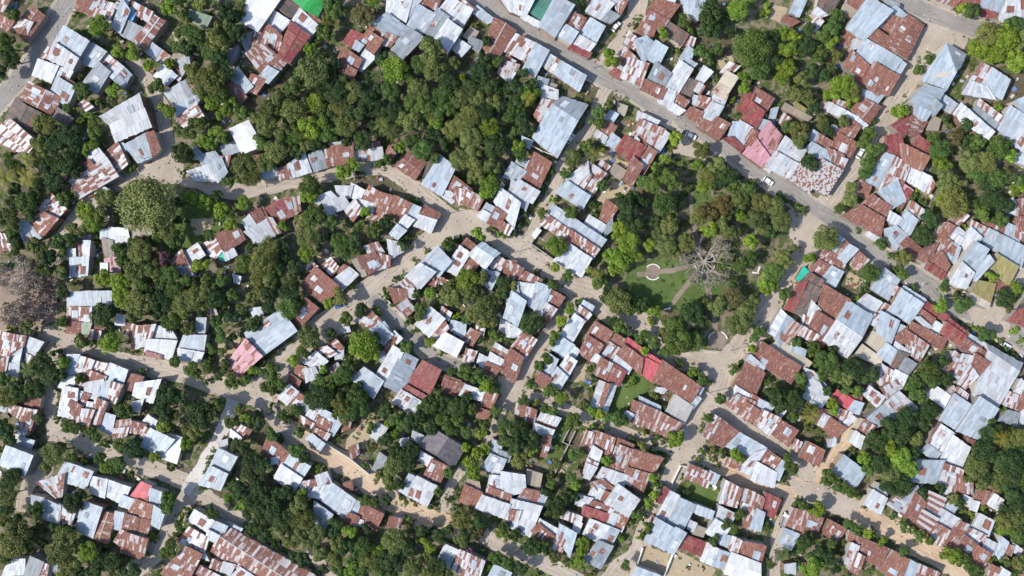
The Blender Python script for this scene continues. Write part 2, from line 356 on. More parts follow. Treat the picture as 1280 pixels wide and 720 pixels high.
h B 42,36 58,36 56,49 38,47; W 38,46 56,49 53,56 38,53
h B 52,23 58,23 57,33 51,33
h W 92,16 99,15 101,20 95,22
h m 60,16 65,16 67,21 61,21
h R 3,65 11,67 7,78 -2,75
t o 8,11,10; o 4,22,6; d 25,10,10; o 42,12,9; o 50,7,9; y 42,18,6; g 33,25,8; o 45,30,6; d 24,19,6; d 65,8,8; y 72,11,4; o 85,16,5; d 78,22,6; g 67,25,6; g 78,5,6; o 92,8,6; g 93,28,6; g 70,35,7; g 63,45,5; g 60,58,6; g 37,55,6; g 47,60,6; g 52,65,5; g 68,67,5; y 95,62,5; g 78,70,6; g 88,68,5; s 11,64,4; s 4,48,2; g 73,58,5; o 72,47,5; d 78,37,5; o 58,14,6; g 60,52,4; y 15,17,4; d 55,18,5; o 58,3,8; g 35,3,8; d 15,3,6; d 72,18,4; g 60,70,3
@2,3
h R 37,8 46,15 32,30 26,24
h B 18,17 24,24 -2,43 -8,34; B 24,24 30,32 4,51 -2,43; P -8,39 4,51 -13,66 -20,55
h M 60,39 65,45 60,48 53,44; m 53,44 60,49 52,53 47,46; W 60,48 65,47 65,52 60,53
h M 85,16 93,25 88,30 74,25
h B 90,29 96,26 102,35 96,41; B 86,31 90,30 95,39 92,41
h W 45,48 53,55 47,61 36,56; W 37,61 44,60 47,66 38,70
h M 30,58 38,60 35,70 29,68; R 26,65 33,70 30,77 24,71
h m 56,60 61,57 63,61 57,66
h B 81,60 95,70 88,82 72,68
h W 63,31 69,29 70,32 65,33
t d 25,4,8; d 10,3,7; g 25,15,9; d 10,12,7; o 2,5,6; y 55,12,5; o 63,6,7; d 79,17,6; g 67,23,6; y 80,42,11; y 74,47,7; y 86,50,7; o 40,37,9; g 36,48,6; y 28,53,6; g 3,62,5; g 12,62,8; g 16,70,7; y 51,60,5; g 65,65,8; g 47,70,6; g 70,56,7; y 91,17,4; y 98,5,3; s 18,45,3; s 13,50,3; s 25,39,3; d 1,25,5; g 58,69,5; g 5,56,4; d 74,31,3; d 56,34,5; g 33,10,5; d 16,20,4; g 44,50,4; o 90,37,5
c blue 63,13,20
@3,3
h W 35,15 45,23 34,36 24,27; m 46,26 48,30 39,40 36,35
h R 4,0 16,2 18,8 8,11
h m 10,14 17,9 23,16 15,22
h W 17,0 22,1 23,7 20,8
h^ V 46,34 59,41 54,51 38,43
h B 51,25 61,27 60,38 49,30; R 49,29 56,33 54,36 48,33
h M 65,31 72,34 66,43 60,38; m 70,29 75,31 74,35 69,33
h m 44,15 50,19 48,24 42,20
h m 62,46 69,48 66,55 60,54
h W 72,50 78,53 75,59 70,57
h W 84,42 94,48 92,52 82,46; R 82,46 92,51 90,55 80,50; W 80,49 89,54 88,60 78,56; R 77,56 87,60 84,64 76,60
h R 95,46 104,52 98,70 87,62
h m 88,24 98,30 96,36 87,32
h B 92,6 100,-1 104,20 93,23
h W 7,44 14,48 1,73 -6,66; B 14,48 1,73 13,79 25,54
h r 29,55 42,62 34,79 18,71
h B -4,25 6,35 0,42 -6,38; W 8,33 13,38 10,41 6,36
h R 3,37 9,38 9,43 1,48
h R 46,66 57,70 55,76 44,72
h G 2,51 -2,55 -4,50 0,48
t o 50,6,8; o 62,3,8; o 75,15,10; o 78,26,7; o 68,20,7; o 83,10,7; g 62,23,5; y 54,21,4; g 28,15,6; g 27,22,5; y 36,4,6; g 25,4,5; g 43,9,4; g 18,25,4; g 24,31,4; y 35,40,5; y 43,48,4; g 17,43,6; g 12,32,3; g 52,62,5; g 62,63,7; g 70,66,7; d 68,57,4; g 83,35,5; y 88,36,4; g 73,38,4; p 92,41,3; d 90,3,6; g 8,12,4; o 55,9,6; d 82,31,4; g 77,70,5; s 40,72,3; d 44,1,5; g 1,4,4
@4,3
h W 2,-4 20,-2 13,12 0,4; B 18,-4 29,0 21,19 12,12; M 6,7 11,9 8,15 4,12; B 0,3 10,10 4,28 -6,22
h R 28,1 39,7 33,16 22,10; m 26,12 33,16 27,25 21,19
h W -4,26 8,33 4,37 -4,36; M 9,33 18,39 9,53 0,44
h B 54,10 61,14 59,18 52,14
h m 51,14 59,20 55,25 48,20; W 47,20 54,25 44,42 36,36
h B 37,37 46,43 39,52 30,45; W 44,42 50,47 46,54 40,50
h B 28,50 34,54 28,67 20,62; W 42,51 48,55 41,68 34,62; W 34,60 41,67 36,75 27,72; R 20,63 29,68 26,75 18,70
h R 63,26 75,33 70,42 57,35; R 57,36 68,43 60,56 51,48; W 63,50 66,52 63,56 60,54
h R 75,33 85,39 81,45 73,40; m 73,41 81,46 75,55 66,50
h p 87,38 112,56 109,61 84,43; p 97,51 112,59 105,70 94,62; R 84,43 98,53 96,64 80,51
h W 78,51 89,60 87,64 76,56; r 76,57 85,63 80,73 70,68; M 67,53 75,57 70,68 62,64
t g 33,0,4; d 14,26,9; y 43,15,5; y 50,11,4; y 38,25,6; g 31,38,6; g 26,53,5; g 21,58,5; o 80,10,10; g 93,15,6; d 75,24,5; g 81,29,6; g 96,38,5; g 60,60,4; d 62,68,4; y 90,71,4; g 13,71,3; d 88,7,7; g 1,38,3; g 88,33,4; s 30,48,3; s 54,42,3; d 71,5,7; o 87,16,6; y 36,31,3
@5,3
h R 17,55 45,74 38,85 10,69
t d 38,18,9; g 30,40,11; g 41,40,8; g 27,26,7; y 10,18,6; g 10,39,7; g 18,48,5; y 3,48,5; y 83,45,5; g 90,32,5; g 86,38,5; g 70,62,5; g 75,57,4; y 40,63,5; g 46,68,5; g 30,57,4; o 60,12,9; a 70,7,8; o 75,28,9; o 80,18,8; o 85,9,6; g 20,28,5; y 94,2,5; g 95,70,4; d 46,24,6; g 3,36,5; g 22,46,6; y 8,24,4; o 18,34,5; o 48,12,5; d 3,12,6
@6,3
h D 32,-3 40,1 29,22 19,17; r 22,-3 29,-5 19,18 13,15
h R 42,-2 61,9 50,27 37,18; R 37,18 51,26 41,43 30,32; W 33,10 39,17 35,25 30,20; m 26,29 38,36 35,41 23,35
h m 27,21 33,24 31,30 26,28
h^ B 70,37 52,24 60,10 78,21; W 70,37 52,24 42,39 59,52
h W 74,5 85,11 79,19 67,11
h B 85,18 98,25 92,41 82,33; m 80,20 88,22 82,29 75,25
h m 88,12 96,16 92,22 84,17
h C 79,33 89,39 82,47 75,41
h C 71,43 85,53 84,58 66,50
h B 89,42 96,47 92,57 82,50
h W 14,21 6,36 0,33 10,17; B 14,21 6,36 8,44 20,25; M 19,25 25,29 16,41 9,38
h C 9,39 32,56 29,60 3,43; B 18,42 28,47 27,51 17,46
h R -4,41 24,59 17,71 -12,53; W -16,54 -13,51 -3,59 -4,62
h R -15,55 -3,64 -10,81 -26,73
h W 28,60 34,63 44,74 36,80
h m 86,58 96,64 92,76 84,72
t g 13,5,6; g 12,12,4; y 65,7,4; d 70,3,4; g 21,40,5; g 34,45,6; g 45,55,9; g 50,63,7; d 64,60,9; o 58,66,7; g 40,66,5; d 76,66,7; g 25,68,6; d 42,47,4; g 35,56,4; s 36,12,2; d 48,46,5; y 41,60,4; s 30,50,3; d 69,68,5
@7,3
h B 5,2 20,12 10,26 -5,17; m -3,-2 4,1 1,6 -5,4
h B 6,-1 22,9 20,12 4,2
h r 22,10 40,22 38,25 20,14
h R 19,16 29,23 26,28 17,21; W 29,25 36,29 32,34 26,30; W 15,22 18,22 26,29 24,31
h R 12,26 30,35 24,43 10,32; M 8,32 24,43 17,56 8,46; M 0,37 8,30 9,40 3,42
h R 30,36 38,38 34,46 27,42
h r 38,26 52,36 47,43 34,33; r 41,24 54,34 52,37 39,27
h R 52,38 70,50 66,57 46,44; R 60,50 70,56 60,68 56,62
h M 44,48 52,54 45,66 36,61; W 50,50 60,52 51,69 44,66; m 56,58 61,66 52,75 47,72
h B 53,34 66,41 64,44 53,37
h^ G 92,62 70,47 68,42 94,57; W 92,62 70,47 58,80 76,89
h B -5,25 6,29 0,36 -7,34
h W 0,41 10,48 8,52 -2,46
h D 2,48 9,50 2,62 -3,58
h G 8,53 15,57 8,66 2,62; W 0,62 8,66 5,73 -3,70
h r 91,17 102,13 104,32 84,24
h Y 60,-5 74,-3 70,12 58,4; C 57,4 70,12 69,15 55,8
t y 33,13,6; g 50,12,7; g 45,6,4; y 36,2,4; d 80,8,8; y 91,2,5; y 88,32,4; g 68,35,7; y 59,30,3; g 13,1,4; g 24,63,9; d 34,55,6; g 15,70,6; d 38,68,6; g 82,47,4; g 88,52,4; y 94,40,3; s 78,40,3; g 30,15,4; o 84,14,4; g 28,70,6
c white 82,43,-30
@0,4
h R 21,10 30,10 29,19 18,17
h M 5,15 19,19 15,26 6,20; m 19,19 27,20 21,38 14,33; B 0,14 5,15 4,20 -2,19
h B 15,40 25,43 21,53 12,49
h^ B 5,47 24,54 18,69 0,60
h W 13,36 19,37 18,40 12,40
h W 48,2 58,4 56,26 44,23; m 54,4 67,8 62,17 52,14; R 53,13 62,17 58,28 51,18
h W 64,0 77,-3 75,12 64,9; B 78,-1 84,-3 82,12 75,11; m 84,-1 91,1 86,14 81,12
h W 66,14 72,15 70,20 65,18; M 72,11 80,14 74,31 68,28; m 60,19 70,20 66,31 58,29
h B 77,22 86,24 83,38 74,33
h M 87,28 97,27 96,33 86,34; m 86,34 96,33 94,40 84,40
h B 49,59 58,62 52,74 43,70; B 58,62 69,66 64,78 52,74
t o 5,10,8; d 12,5,7; d 25,3,8; g 28,8,5; d 18,8,6; y 15,12,4; g 50,32,5; g 57,33,5; y 49,27,2; g 44,27,3; g 68,36,5; g 74,41,5; g 79,46,4; o 40,52,9; o 35,61,6; g 56,55,6; g 64,58,4; g 75,56,6; y 80,62,6; g 88,60,7; g 90,46,6; g 93,20,7; o 88,18,5; d 6,38,8; g 8,33,5; g 1,49,5; o 28,26,5; d 10,70,8; s 44,3,3; s 43,17,2; o 46,47,5; d 2,30,5; s 24,39,3; g 84,65,4; g 63,35,3
@1,4
h W 6,0 24,-3 18,14 4,8; W 4,14 11,12 8,21 2,19
h M 2,28 13,31 10,37 2,36
h B 17,34 34,42 25,53 10,46; M 13,33 18,36 14,42 10,39
h V 30,38 41,41 36,59 25,55
h W 15,24 21,28 19,34 11,29
h B 68,49 81,55 74,68 62,62; B 62,62 74,68 69,79 54,75
h M 82,30 92,35 88,41 78,36; W 77,34 85,41 83,43 77,39
h W 68,44 74,42 74,47 70,48
t d 30,8,9; d 37,10,7; d 28,20,9; y 28,30,7; o 38,22,6; d 54,23,11; o 50,38,6; y 45,45,6; g 68,14,7; o 44,34,5; g 78,28,6; o 85,20,6; y 88,25,5; g 92,28,5; d 82,46,6; d 88,50,7; d 93,58,8; d 92,67,7; d 4,48,8; y 20,55,5; g 32,62,4; g 3,68,4; y 83,0,4; o 2,21,4; o 26,27,4; s 15,26,3; s 62,55,2; s 60,60,2; s 58,66,2; s 65,50,2; o 53,43,4; d 78,51,4; o 38,50,4; d 10,52,5; s 76,70,3
@2,4
h W 25,1 31,6 23,15 17,10; m 30,6 36,10 31,16 24,12; G 36,11 43,15 38,21 32,15
h T 9,6 17,9 15,13 9,11
h W 43,16 52,20 44,31 37,25; m 33,24 43,30 40,34 34,28
h B 51,20 65,27 58,38 46,30; M 46,24 56,30 54,36 43,32; M 44,33 55,38 50,46 42,40; B 42,38 51,45 48,49 38,41
h R 9,40 24,52 18,61 4,52; W 12,56 19,55 18,58 12,60
h B 25,53 40,62 34,71 19,61; W 19,61 34,71 28,81 14,70
h M 70,48 76,46 77,52 72,56
h W 91,30 98,33 92,43 86,38
h G 93,52 101,58 94,66 88,64
h O 65,30 71,28 70,33 65,35
t d 42,12,8; d 50,10,9; y 55,5,6; d 46,3,6; o 65,15,9; g 70,20,8; g 75,10,8; o 68,25,6; g 12,18,4; g 20,23,5; g 24,27,4; o 32,35,6; g 30,19,5; g 31,49,7; d 36,56,6; y 47,63,4; g 10,3,7; d 2,30,6; g 12,37,6; d 5,62,7; d 3,70,6; g 86,33,5; g 95,20,5; o 87,47,5; g 82,60,4; d 76,2,5; g 18,42,4; o 93,68,5; g 63,41,3; g 52,66,3; d 66,5,5; g 80,18,6; d 58,12,6; o 82,10,5; s 61,36,3; d 90,24,4; s 3,22,3; g 61,22,5; g 43,20,3
@3,4
h r 17,1 31,9 27,13 13,5; W 13,5 27,13 22,23 7,13
h R 47,-3 60,0 55,9 46,6
h W 61,1 75,6 72,12 57,8; M 75,4 85,8 80,20 73,14; R 73,19 80,21 77,27 70,24
h^ K 48,41 40,53 27,46 37,34; K 48,41 40,53 52,62 60,48
h B 22,36 29,39 27,44 21,41
h W 12,42 18,41 18,47 13,48
h W 28,51 39,58 36,63 27,57; R 36,57 47,62 42,73 30,69
h B 82,42 88,46 86,54 80,52; B 80,53 91,57 86,69 74,62; G 86,50 95,53 93,58 87,55
t d 3,18,6; g 10,28,8; d 18,30,8; d 35,16,8; d 45,15,7; o 40,8,5; d 55,18,8; g 45,28,7; g 56,27,6; g 66,20,6; d 62,12,6; g 52,35,6; g 63,36,6; y 72,38,5; g 76,33,6; g 84,20,5; y 76,48,5; g 92,30,7; g 90,40,7; y 62,48,5; y 70,53,6; y 57,56,4; y 64,60,7; y 68,67,6; g 50,66,6; o 8,60,9; d 20,50,8; d 18,62,7; d 10,50,8; o 3,70,6; y 75,1,6; g 83,4,5; d 35,32,6; d 24,24,7; y 8,37,5; d 1,42,6; d 27,32,5; g 30,18,6; o 71,28,4; s 44,37,2; y 4,30,5
@4,4
h M 4,15 18,20 16,30 3,22; R 18,26 33,30 31,35 17,30; W 22,22 36,26 33,31 20,26; W 17,30 31,35 29,40 16,35; R 24,39 29,40 28,46 23,45
h m 24,46 28,46 25,54 22,54
h W 71,0 65,18 59,16 66,-2; W 71,0 65,18 71,20 78,1; R 71,0 73,1 67,18 65,18
h M 57,36 61,37 58,50 52,48; W 61,36 64,36 62,48 60,47; M 64,36 77,41 73,54 61,47
h R 77,40 91,46 88,51 78,48; M 80,46 91,50 84,68 73,63; W 78,48 80,49 77,56 76,54
h W 61,47 67,51 64,60 57,57; m 57,57 64,60 62,64 56,61; W 56,60 63,63 58,71 53,69
t g 29,6,6; y 38,10,6; g 9,12,5; y 18,16,4; g 25,18,5; g 31,19,5; g 46,28,7; y 59,20,5; y 66,22,5; g 75,25,7; g 82,28,6; y 60,32,4; g 89,42,4; g 95,45,4; y 68,33,4; g 48,52,6; g 55,14,5; o 33,60,5; y 71,58,5; d 5,35,8; d 3,45,9; d 15,42,8; y 15,50,5; o 5,56,8; g 28,70,4; g 45,70,6; o 52,61,3; s 37,46,2; g 15,1,4; g 60,5,4; s 40,33,3; s 34,47,3; y 12,30,4
@5,4
h R 33,4 43,9 37,16 28,12; B 43,1 47,3 44,9 41,7; W 37,17 43,9 45,11 39,19
h c 27,9 39,17 33,29 20,20
h W 13,3 20,4 17,7 12,5
h M -4,13 14,21 9,34 -9,27; M 14,21 31,30 22,40 9,34; B 0,10 15,17 15,21 0,14; W -10,21 -5,23 -9,28 -13,24
h R -4,50 17,56 9,68 -9,63; M -9,63 7,68 2,80 -13,73
h W 72,2 83,9 80,14 70,8; M 72,8 87,14 80,28 65,15; R 84,8 91,12 88,17 82,14
h M 80,14 92,22 88,30 74,22; B 90,12 100,17 96,22 87,17; m 92,20 105,26 97,38 88,31
h m 56,24 60,26 52,42 47,38; R 60,26 73,36 62,47 52,42
h B 73,36 94,48 88,56 63,46; W 86,52 94,49 82,68 74,64; M 66,56 76,58 74,64 64,60
h M 38,61 54,68 50,77 34,70; B 53,66 59,69 56,75 51,73
t g 61,10,6; y 27,40,7; y 26,45,5; g 51,26,5; o 46,34,4; g 18,18,4; y 3,36,3; g 12,41,4; g 20,43,4; o 2,47,5; g 10,50,4; g 18,57,4; y 70,52,6; g 62,52,4; o 55,50,4; g 47,50,4; s 54,57,3; y 75,55,5; y 10,71,5; y 80,1,4; g 50,0,4; s 44,56,3; o 10,9,4; g 58,60,2; s 32,69,2
@6,4
h W 8,19 13,20 10,24 7,22
h R 10,28 22,35 15,46 4,38
h m 21,42 25,44 22,51 19,48
h R 30,44 42,50 38,61 24,54
h M 0,50 11,58 5,67 -6,60; B 11,58 13,60 8,72 4,68; W -8,59 6,67 4,77 -12,72
h W 38,-1 32,13 26,9 33,-3; W 38,-1 45,10 40,17 32,13
h p 52,5 65,13 61,19 48,10; r 62,9 70,10 69,15 64,13; B 65,13 71,15 68,22 60,20
h m 54,19 63,22 60,30 50,27; W 63,24 66,26 58,32 57,29
h W 42,23 48,26 44,34 38,30; R 47,26 58,33 51,40 42,34; M 40,19 46,20 48,24 40,23
h W 47,42 51,40 50,46 45,47
h W 76,2 87,10 82,17 72,8; m 86,3 96,-2 100,3 90,12
h B 89,14 75,26 82,32 97,26; W 89,14 98,6 112,18 97,26
h M 72,27 80,32 74,41 67,36; W 66,36 72,40 69,48 62,43
h B 57,54 73,66 65,78 49,65
t d 6,8,9; d 18,12,9; y 20,9,4; d 45,5,5; p 32,24,8; g 33,18,5; g 18,23,6; y 48,14,5; y 50,19,5; g 58,4,5; g 66,4,6; g 40,35,3; g 37,42,4; g 15,56,5; g 17,63,6; g 46,70,7; d 90,32,9; d 80,42,8; y 72,55,6; y 92,48,8; y 93,56,6; d 85,60,8; o 92,68,8; g 76,64,6; d 86,50,6; d 94,40,6; o 30,33,4; d 10,17,6; s 10,70,4; s 63,50,4; s 82,17,3; g 25,3,5; g 51,1,4
@7,4
h^ V 30,2 40,9 36,17 23,8
h B 44,8 56,16 45,33 33,27; m 47,3 54,8 52,13 44,8
h^ B 63,10 76,19 62,41 46,35
h m 84,6 94,10 92,20 79,14; W 94,-3 100,2 95,11 88,7; R 96,6 101,12 96,21 91,18
h G 84,20 92,22 90,31 77,27
h W 93,22 98,18 99,28 95,29
h W 34,31 43,37 34,52 24,46; B 24,46 33,52 29,57 19,50; R 28,34 34,30 35,32 24,46
h W 43,39 55,48 49,62 34,56
h R 52,40 59,43 57,49 50,46
h B 16,58 36,58 30,74 12,73
h m 37,60 50,65 48,76 33,73
h m 38,6 43,2 46,8 42,11
t g 12,3,6; d 8,25,9; d 25,20,8; d 20,30,7; g 16,9,7; d 5,35,8; y 3,55,9; y 10,62,8; o 15,41,6; d 3,46,7; d 5,71,6; o 60,62,9; d 65,50,9; d 70,38,8; g 77,36,6; p 79,42,7; g 80,19,4; d 75,55,9; d 85,58,9; o 92,40,8; g 85,36,6; d 92,60,8; o 75,68,7; o 55,70,5; g 70,28,5; d 85,70,8; g 95,70,6; o 83,48,6; y 28,14,4; d 13,50,6; d 95,50,6; g 53,62,4; d 67,70,7
@0,5
h m 28,2 48,-4 46,12 42,13
h W 69,-2 80,0 78,13 68,9; W 80,0 97,6 92,18 77,10; B 92,12 100,15 97,21 90,18
h B 34,15 45,20 44,32 33,29; m 45,19 56,24 53,34 43,31
h W 56,22 62,23 60,28 55,27
h B 64,17 76,21 69,43 57,36
h O 81,25 74,45 69,43 76,24; O 81,25 74,45 80,47 86,26
h B 87,24 95,26 94,38 85,36
h M 91,38 101,41 99,55 86,46
h W 7,60 18,60 18,70 2,72; G 23,58 32,62 27,76 18,72; m 30,62 36,64 34,75 28,75
h W 39,64 46,63 46,68 40,68
h B 24,12 33,14 32,20 24,18
t o 6,12,8; d 5,22,6; g 27,22,7; o 15,40,11; o 10,49,9; d 23,46,6; o 48,43,9; o 45,55,10; d 55,17,8; d 60,12,6; y 66,54,8; d 28,38,6; g 4,58,6; d 5,3,7; d 31,48,5; o 58,62,7; d 75,60,7; d 85,62,8; o 88,69,7; y 84,43,3; d 60,50,6; o 50,68,8; g 24,54,4; d 72,70,7; s 93,58,3; d 12,30,6; o 3,30,6; g 4,44,5; d 40,34,5; d 52,36,5; d 62,70,6; d 80,53,4; s 80,8,3
@1,5
h p 10,2 17,5 15,20 1,14; O 16,8 13,18 9,16 11,6; B 17,7 26,10 23,20 15,16
h O 6,15 14,18 9,28 1,24; O 14,18 20,20 16,30 9,28; B 20,20 27,25 23,36 18,33
h W -2,12 5,16 3,22 -6,19
h M -2,26 8,29 5,41 -4,38; M 8,29 17,31 13,43 5,41
h M -2,40 14,45 11,59 -5,54
h W 50,23 64,31 59,38 46,30; B 64,31 74,35 70,42 62,38; W 60,38 68,42 66,46 59,44
h m 46,36 60,44 56,57 38,46; W 48,52 58,56 60,60 46,54
h M 43,50 55,56 44,77 25,70
h M 68,42 132,83 140,72 74,35; M 68,42 132,83 124,93 63,53
h M 64,60 71,63 70,68 62,65; W 72,62 80,64 76,71 70,68
h M 56,66 68,72 62,77 52,74
h W 84,66 95,73 88,80 78,72
h B 74,32 85,37 83,40 72,36
h M 50,63 55,65 53,70 47,69
t g 31,14,7; g 29,20,6; y 45,22,4; y 40,28,4; g 39,34,5; g 63,24,6; o 35,42,4; g 31,51,7; g 28,55,6; y 19,43,4; y 13,54,4; g 57,60,4; d 85,8,8; y 75,14,5; d 93,15,8; d 80,4,6; d 95,33,5; d 90,26,5; g 92,38,5; d 3,68,8; d 2,57,4; s 92,67,3; y 82,20,4; s 58,6,4; g 70,38,3; d 96,4,7; y 88,17,5; s 24,70,4
@2,5
h m 34,2 45,0 43,10 33,8; W 45,-3 53,-5 57,4 50,14; W 44,6 54,4 50,14 40,12
h B 57,3 74,15 67,29 48,14; B 44,17 57,26 51,37 43,30
h B 74,16 81,18 79,27 71,24; R 80,18 95,26 90,37 76,28; R 70,25 77,28 75,33 67,30; W 73,29 80,31 79,34 72,33
h R 66,3 71,2 72,7 67,8
t d 5,8,8; d 12,22,9; d 5,25,8; d 20,30,8; d 22,10,7; o 32,18,8; y 34,11,5; o 28,28,8; o 38,30,8; o 45,40,8; o 35,42,8; g 20,37,6; d 8,40,7; y 15,52,3; d 35,60,7; o 50,55,8; o 60,58,8; d 68,50,8; y 70,38,6; o 62,48,7; g 80,50,8; g 75,56,7; o 85,62,8; y 92,52,6; g 92,62,8; y 72,68,7; g 80,69,7; g 81,15,5; g 88,17,5; d 60,32,6; d 45,69,4; g 2,36,5; d 58,40,6; d 83,36,5; g 62,68,6; g 94,70,6; o 26,46,6; d 15,47,5; o 42,48,6; s 48,68,3; d 15,12,7; d 28,58,5; d 52,66,3; g 3,14,6
@3,5
h B 19,-4 25,-1 17,11 12,8; W 25,-2 39,5 32,19 17,11; M 20,7 27,9 26,13 19,11; V 26,-2 33,1 30,6 24,3
h R 61,4 73,10 69,20 57,16; T 63,0 71,2 72,8 63,5
h W 80,-3 98,-2 95,12 78,6; M 78,5 95,12 93,19 76,13; W 74,12 94,19 90,28 69,21
h W 46,49 55,53 50,62 42,57; B 42,57 50,62 47,68 40,62
h m 57,53 75,61 69,80 52,66
h B 83,64 95,70 90,80 78,74
h R 5,28 13,30 12,35 3,34
t o 8,45,10; d 5,60,9; d 15,50,8; d 3,15,5; y 33,48,7; o 22,65,8; d 40,66,8; o 45,71,7; o 58,30,8; o 60,42,9; d 70,30,7; a 72,38,6; d 42,42,6; u 65,52,4; d 62,48,5; g 73,53,3; y 88,40,5; d 90,35,5; g 84,58,6; y 78,66,4; g 55,10,4; g 53,20,4; g 41,9,5; g 35,18,4; d 3,28,4; g 5,3,6; d 12,3,6; o 15,14,4; g 24,17,3; y 19,30,4; d 28,36,6; g 93,62,6; d 48,38,5; o 32,58,5; d 12,58,7; o 33,70,7; d 5,70,6; d 35,38,4; d 25,45,5; s 93,44,3; g 48,14,3
@4,5
h W 0,15 22,20 13,42 -5,33; B 8,10 27,10 22,21 2,16; M 10,7 20,9 18,15 7,12; W -8,-6 9,-3 10,8 -4,12; M -1,23 6,24 4,30 -2,29
h T 12,-7 22,-4 20,6 11,2
h R 20,33 32,43 27,50 13,40; W 21,30 34,37 32,43 20,33; m 34,42 41,46 36,56 29,51; B 36,34 48,40 43,57 34,44
h M 60,2 68,0 76,6 68,12; W 62,5 72,10 68,16 58,11; R 70,9 74,10 70,17 67,15
h^ W 80,4 95,15 87,27 70,17
h R 62,16 77,22 72,27 56,20; r 54,20 72,26 68,33 53,25; W 50,12 60,14 55,20 48,18
h m 74,22 85,26 78,36 69,32; M 82,24 88,26 82,38 78,35
h W 59,30 72,35 66,47 54,40; B 72,35 80,38 74,49 67,46; G 65,46 75,50 66,66 54,60
h m 38,23 52,28 51,33 37,28; V 48,31 52,33 50,39 46,37
h W 68,-9 86,-3 83,5 64,-2
t d 33,20,8; d 40,12,7; g 30,3,5; y 48,5,5; d 25,9,5; g 32,25,5; g 23,26,4; d 16,50,8; d 24,51,7; o 32,58,5; y 53,47,6; y 52,54,5; y 50,63,6; g 45,62,5; o 59,70,4; y 81,43,4; g 85,63,5; o 88,32,4; g 93,25,5; d 3,40,5; d 7,66,6; g 14,7,3; s 18,71,3; s 40,63,3; y 96,42,3; s 1,68,4; d 47,12,5; g 9,52,4; s 44,52,3
@5,5
h W 23,9 29,12 21,32 13,27; R 27,12 31,14 27,22 23,20; B 30,14 41,19 31,39 21,33; r 19,6 23,9 18,18 13,16
h B 12,29 26,37 18,52 4,45; B 27,36 34,40 25,55 18,51
h r 43,45 38,53 31,50 35,42; r 43,45 38,53 46,57 51,48
h W 51,48 60,53 55,64 46,60; B 60,53 69,56 65,67 55,64
h^ V 69,55 90,63 90,77 64,70
h W 38,31 42,33 40,38 36,36; T 41,34 49,37 47,42 40,40
h m 65,1 76,7 72,20 60,17; W 60,20 71,26 67,35 57,32; W 57,30 67,36 60,47 50,39; B 42,19 55,24 53,29 41,24
h M 76,6 86,10 83,20 73,16; W 78,18 84,20 82,26 76,23
h M 86,10 93,14 86,38 77,34; B 88,22 93,25 90,38 83,36; r 94,10 105,15 100,28 93,24
h B 62,41 70,43 68,51 61,48; m 70,43 76,46 72,56 67,52; R 75,46 94,50 90,63 72,54; B 79,46 91,50 89,54 78,49
h B -2,66 14,72 10,81 -8,77
t y 10,10,5; y 6,18,5; g 3,28,4; g 6,36,5; g 3,42,4; g 64,34,5; g 70,36,5; y 70,30,4; g 75,26,5; g 56,45,5; y 46,37,3; d 35,9,4; g 94,36,4; s 94,32,3; s 55,40,3; g 14,3,4; g 97,62,5; s 80,30,3; s 60,7,2
@6,5
h M 20,22 30,24 26,40 13,36; R 30,25 41,29 37,38 26,36; B 13,37 23,41 17,52 9,47
h R 47,31 58,37 51,47 42,40
h R 62,39 68,42 66,50 60,46; R 68,43 90,52 84,65 67,56; m 63,48 68,50 62,66 58,62; m 67,55 72,58 67,71 62,68
h R 95,54 105,60 99,76 84,67
h W 79,8 89,14 84,25 72,18; B 83,3 90,8 88,13 79,8
h W 13,64 20,63 20,70 13,69
t y 37,22,7; g 26,20,5; g 23,18,4; d 30,45,6; g 25,50,6; d 35,55,7; g 48,48,5; d 46,58,7; y 33,66,9; p 10,58,5; g 22,62,4; g 56,46,4; g 61,33,5; g 67,37,5; y 75,40,5; y 85,46,5; y 80,43,4; g 45,1,4; g 52,4,5; g 58,6,5; g 63,9,5; d 69,10,4; g 12,0,4; s 18,24,2; d 92,4,8; g 93,27,4; g 76,68,4; d 55,53,4; s 60,71,3; d 40,50,5; d 17,55,4; s 74,20,3; s 14,70,4; d 50,67,5
k grey 12,30,70
@7,5
h R 15,10 22,17 16,33 7,27; Z 25,9 37,14 31,29 21,22; Z 20,23 31,29 24,39 16,33
h B 40,17 46,19 42,26 36,22; W 34,22 48,30 41,38 29,31; m 30,33 40,38 34,50 25,42
h M 48,31 54,34 44,51 34,48
h W 63,26 73,31 69,42 58,36; m 57,37 67,42 62,49 51,42
h R 52,42 62,50 55,60 44,51; R 62,50 71,56 65,67 55,60
h m 38,-2 46,0 44,8 36,11; M 46,-4 57,2 57,10 46,8
h R 62,8 70,9 66,18 58,14; R 72,4 75,5 73,9 70,8
h V 52,12 58,15 57,20 51,17; W 58,16 62,17 60,23 56,21
h W 74,11 80,15 76,22 69,18
h W 67,44 75,48 72,56 65,52; B 79,43 84,47 78,60 75,55; M 83,48 88,50 86,56 81,54
h W 88,48 94,52 92,56 87,53; R 92,52 98,54 97,60 91,57
h M 72,64 78,67 75,73 69,71; W 79,66 85,70 82,76 76,74
h B 10,60 17,64 12,76 4,72; M 18,64 32,70 28,79 15,75
h m -6,18 2,12 12,18 7,27; B 2,12 16,5 18,9 11,18
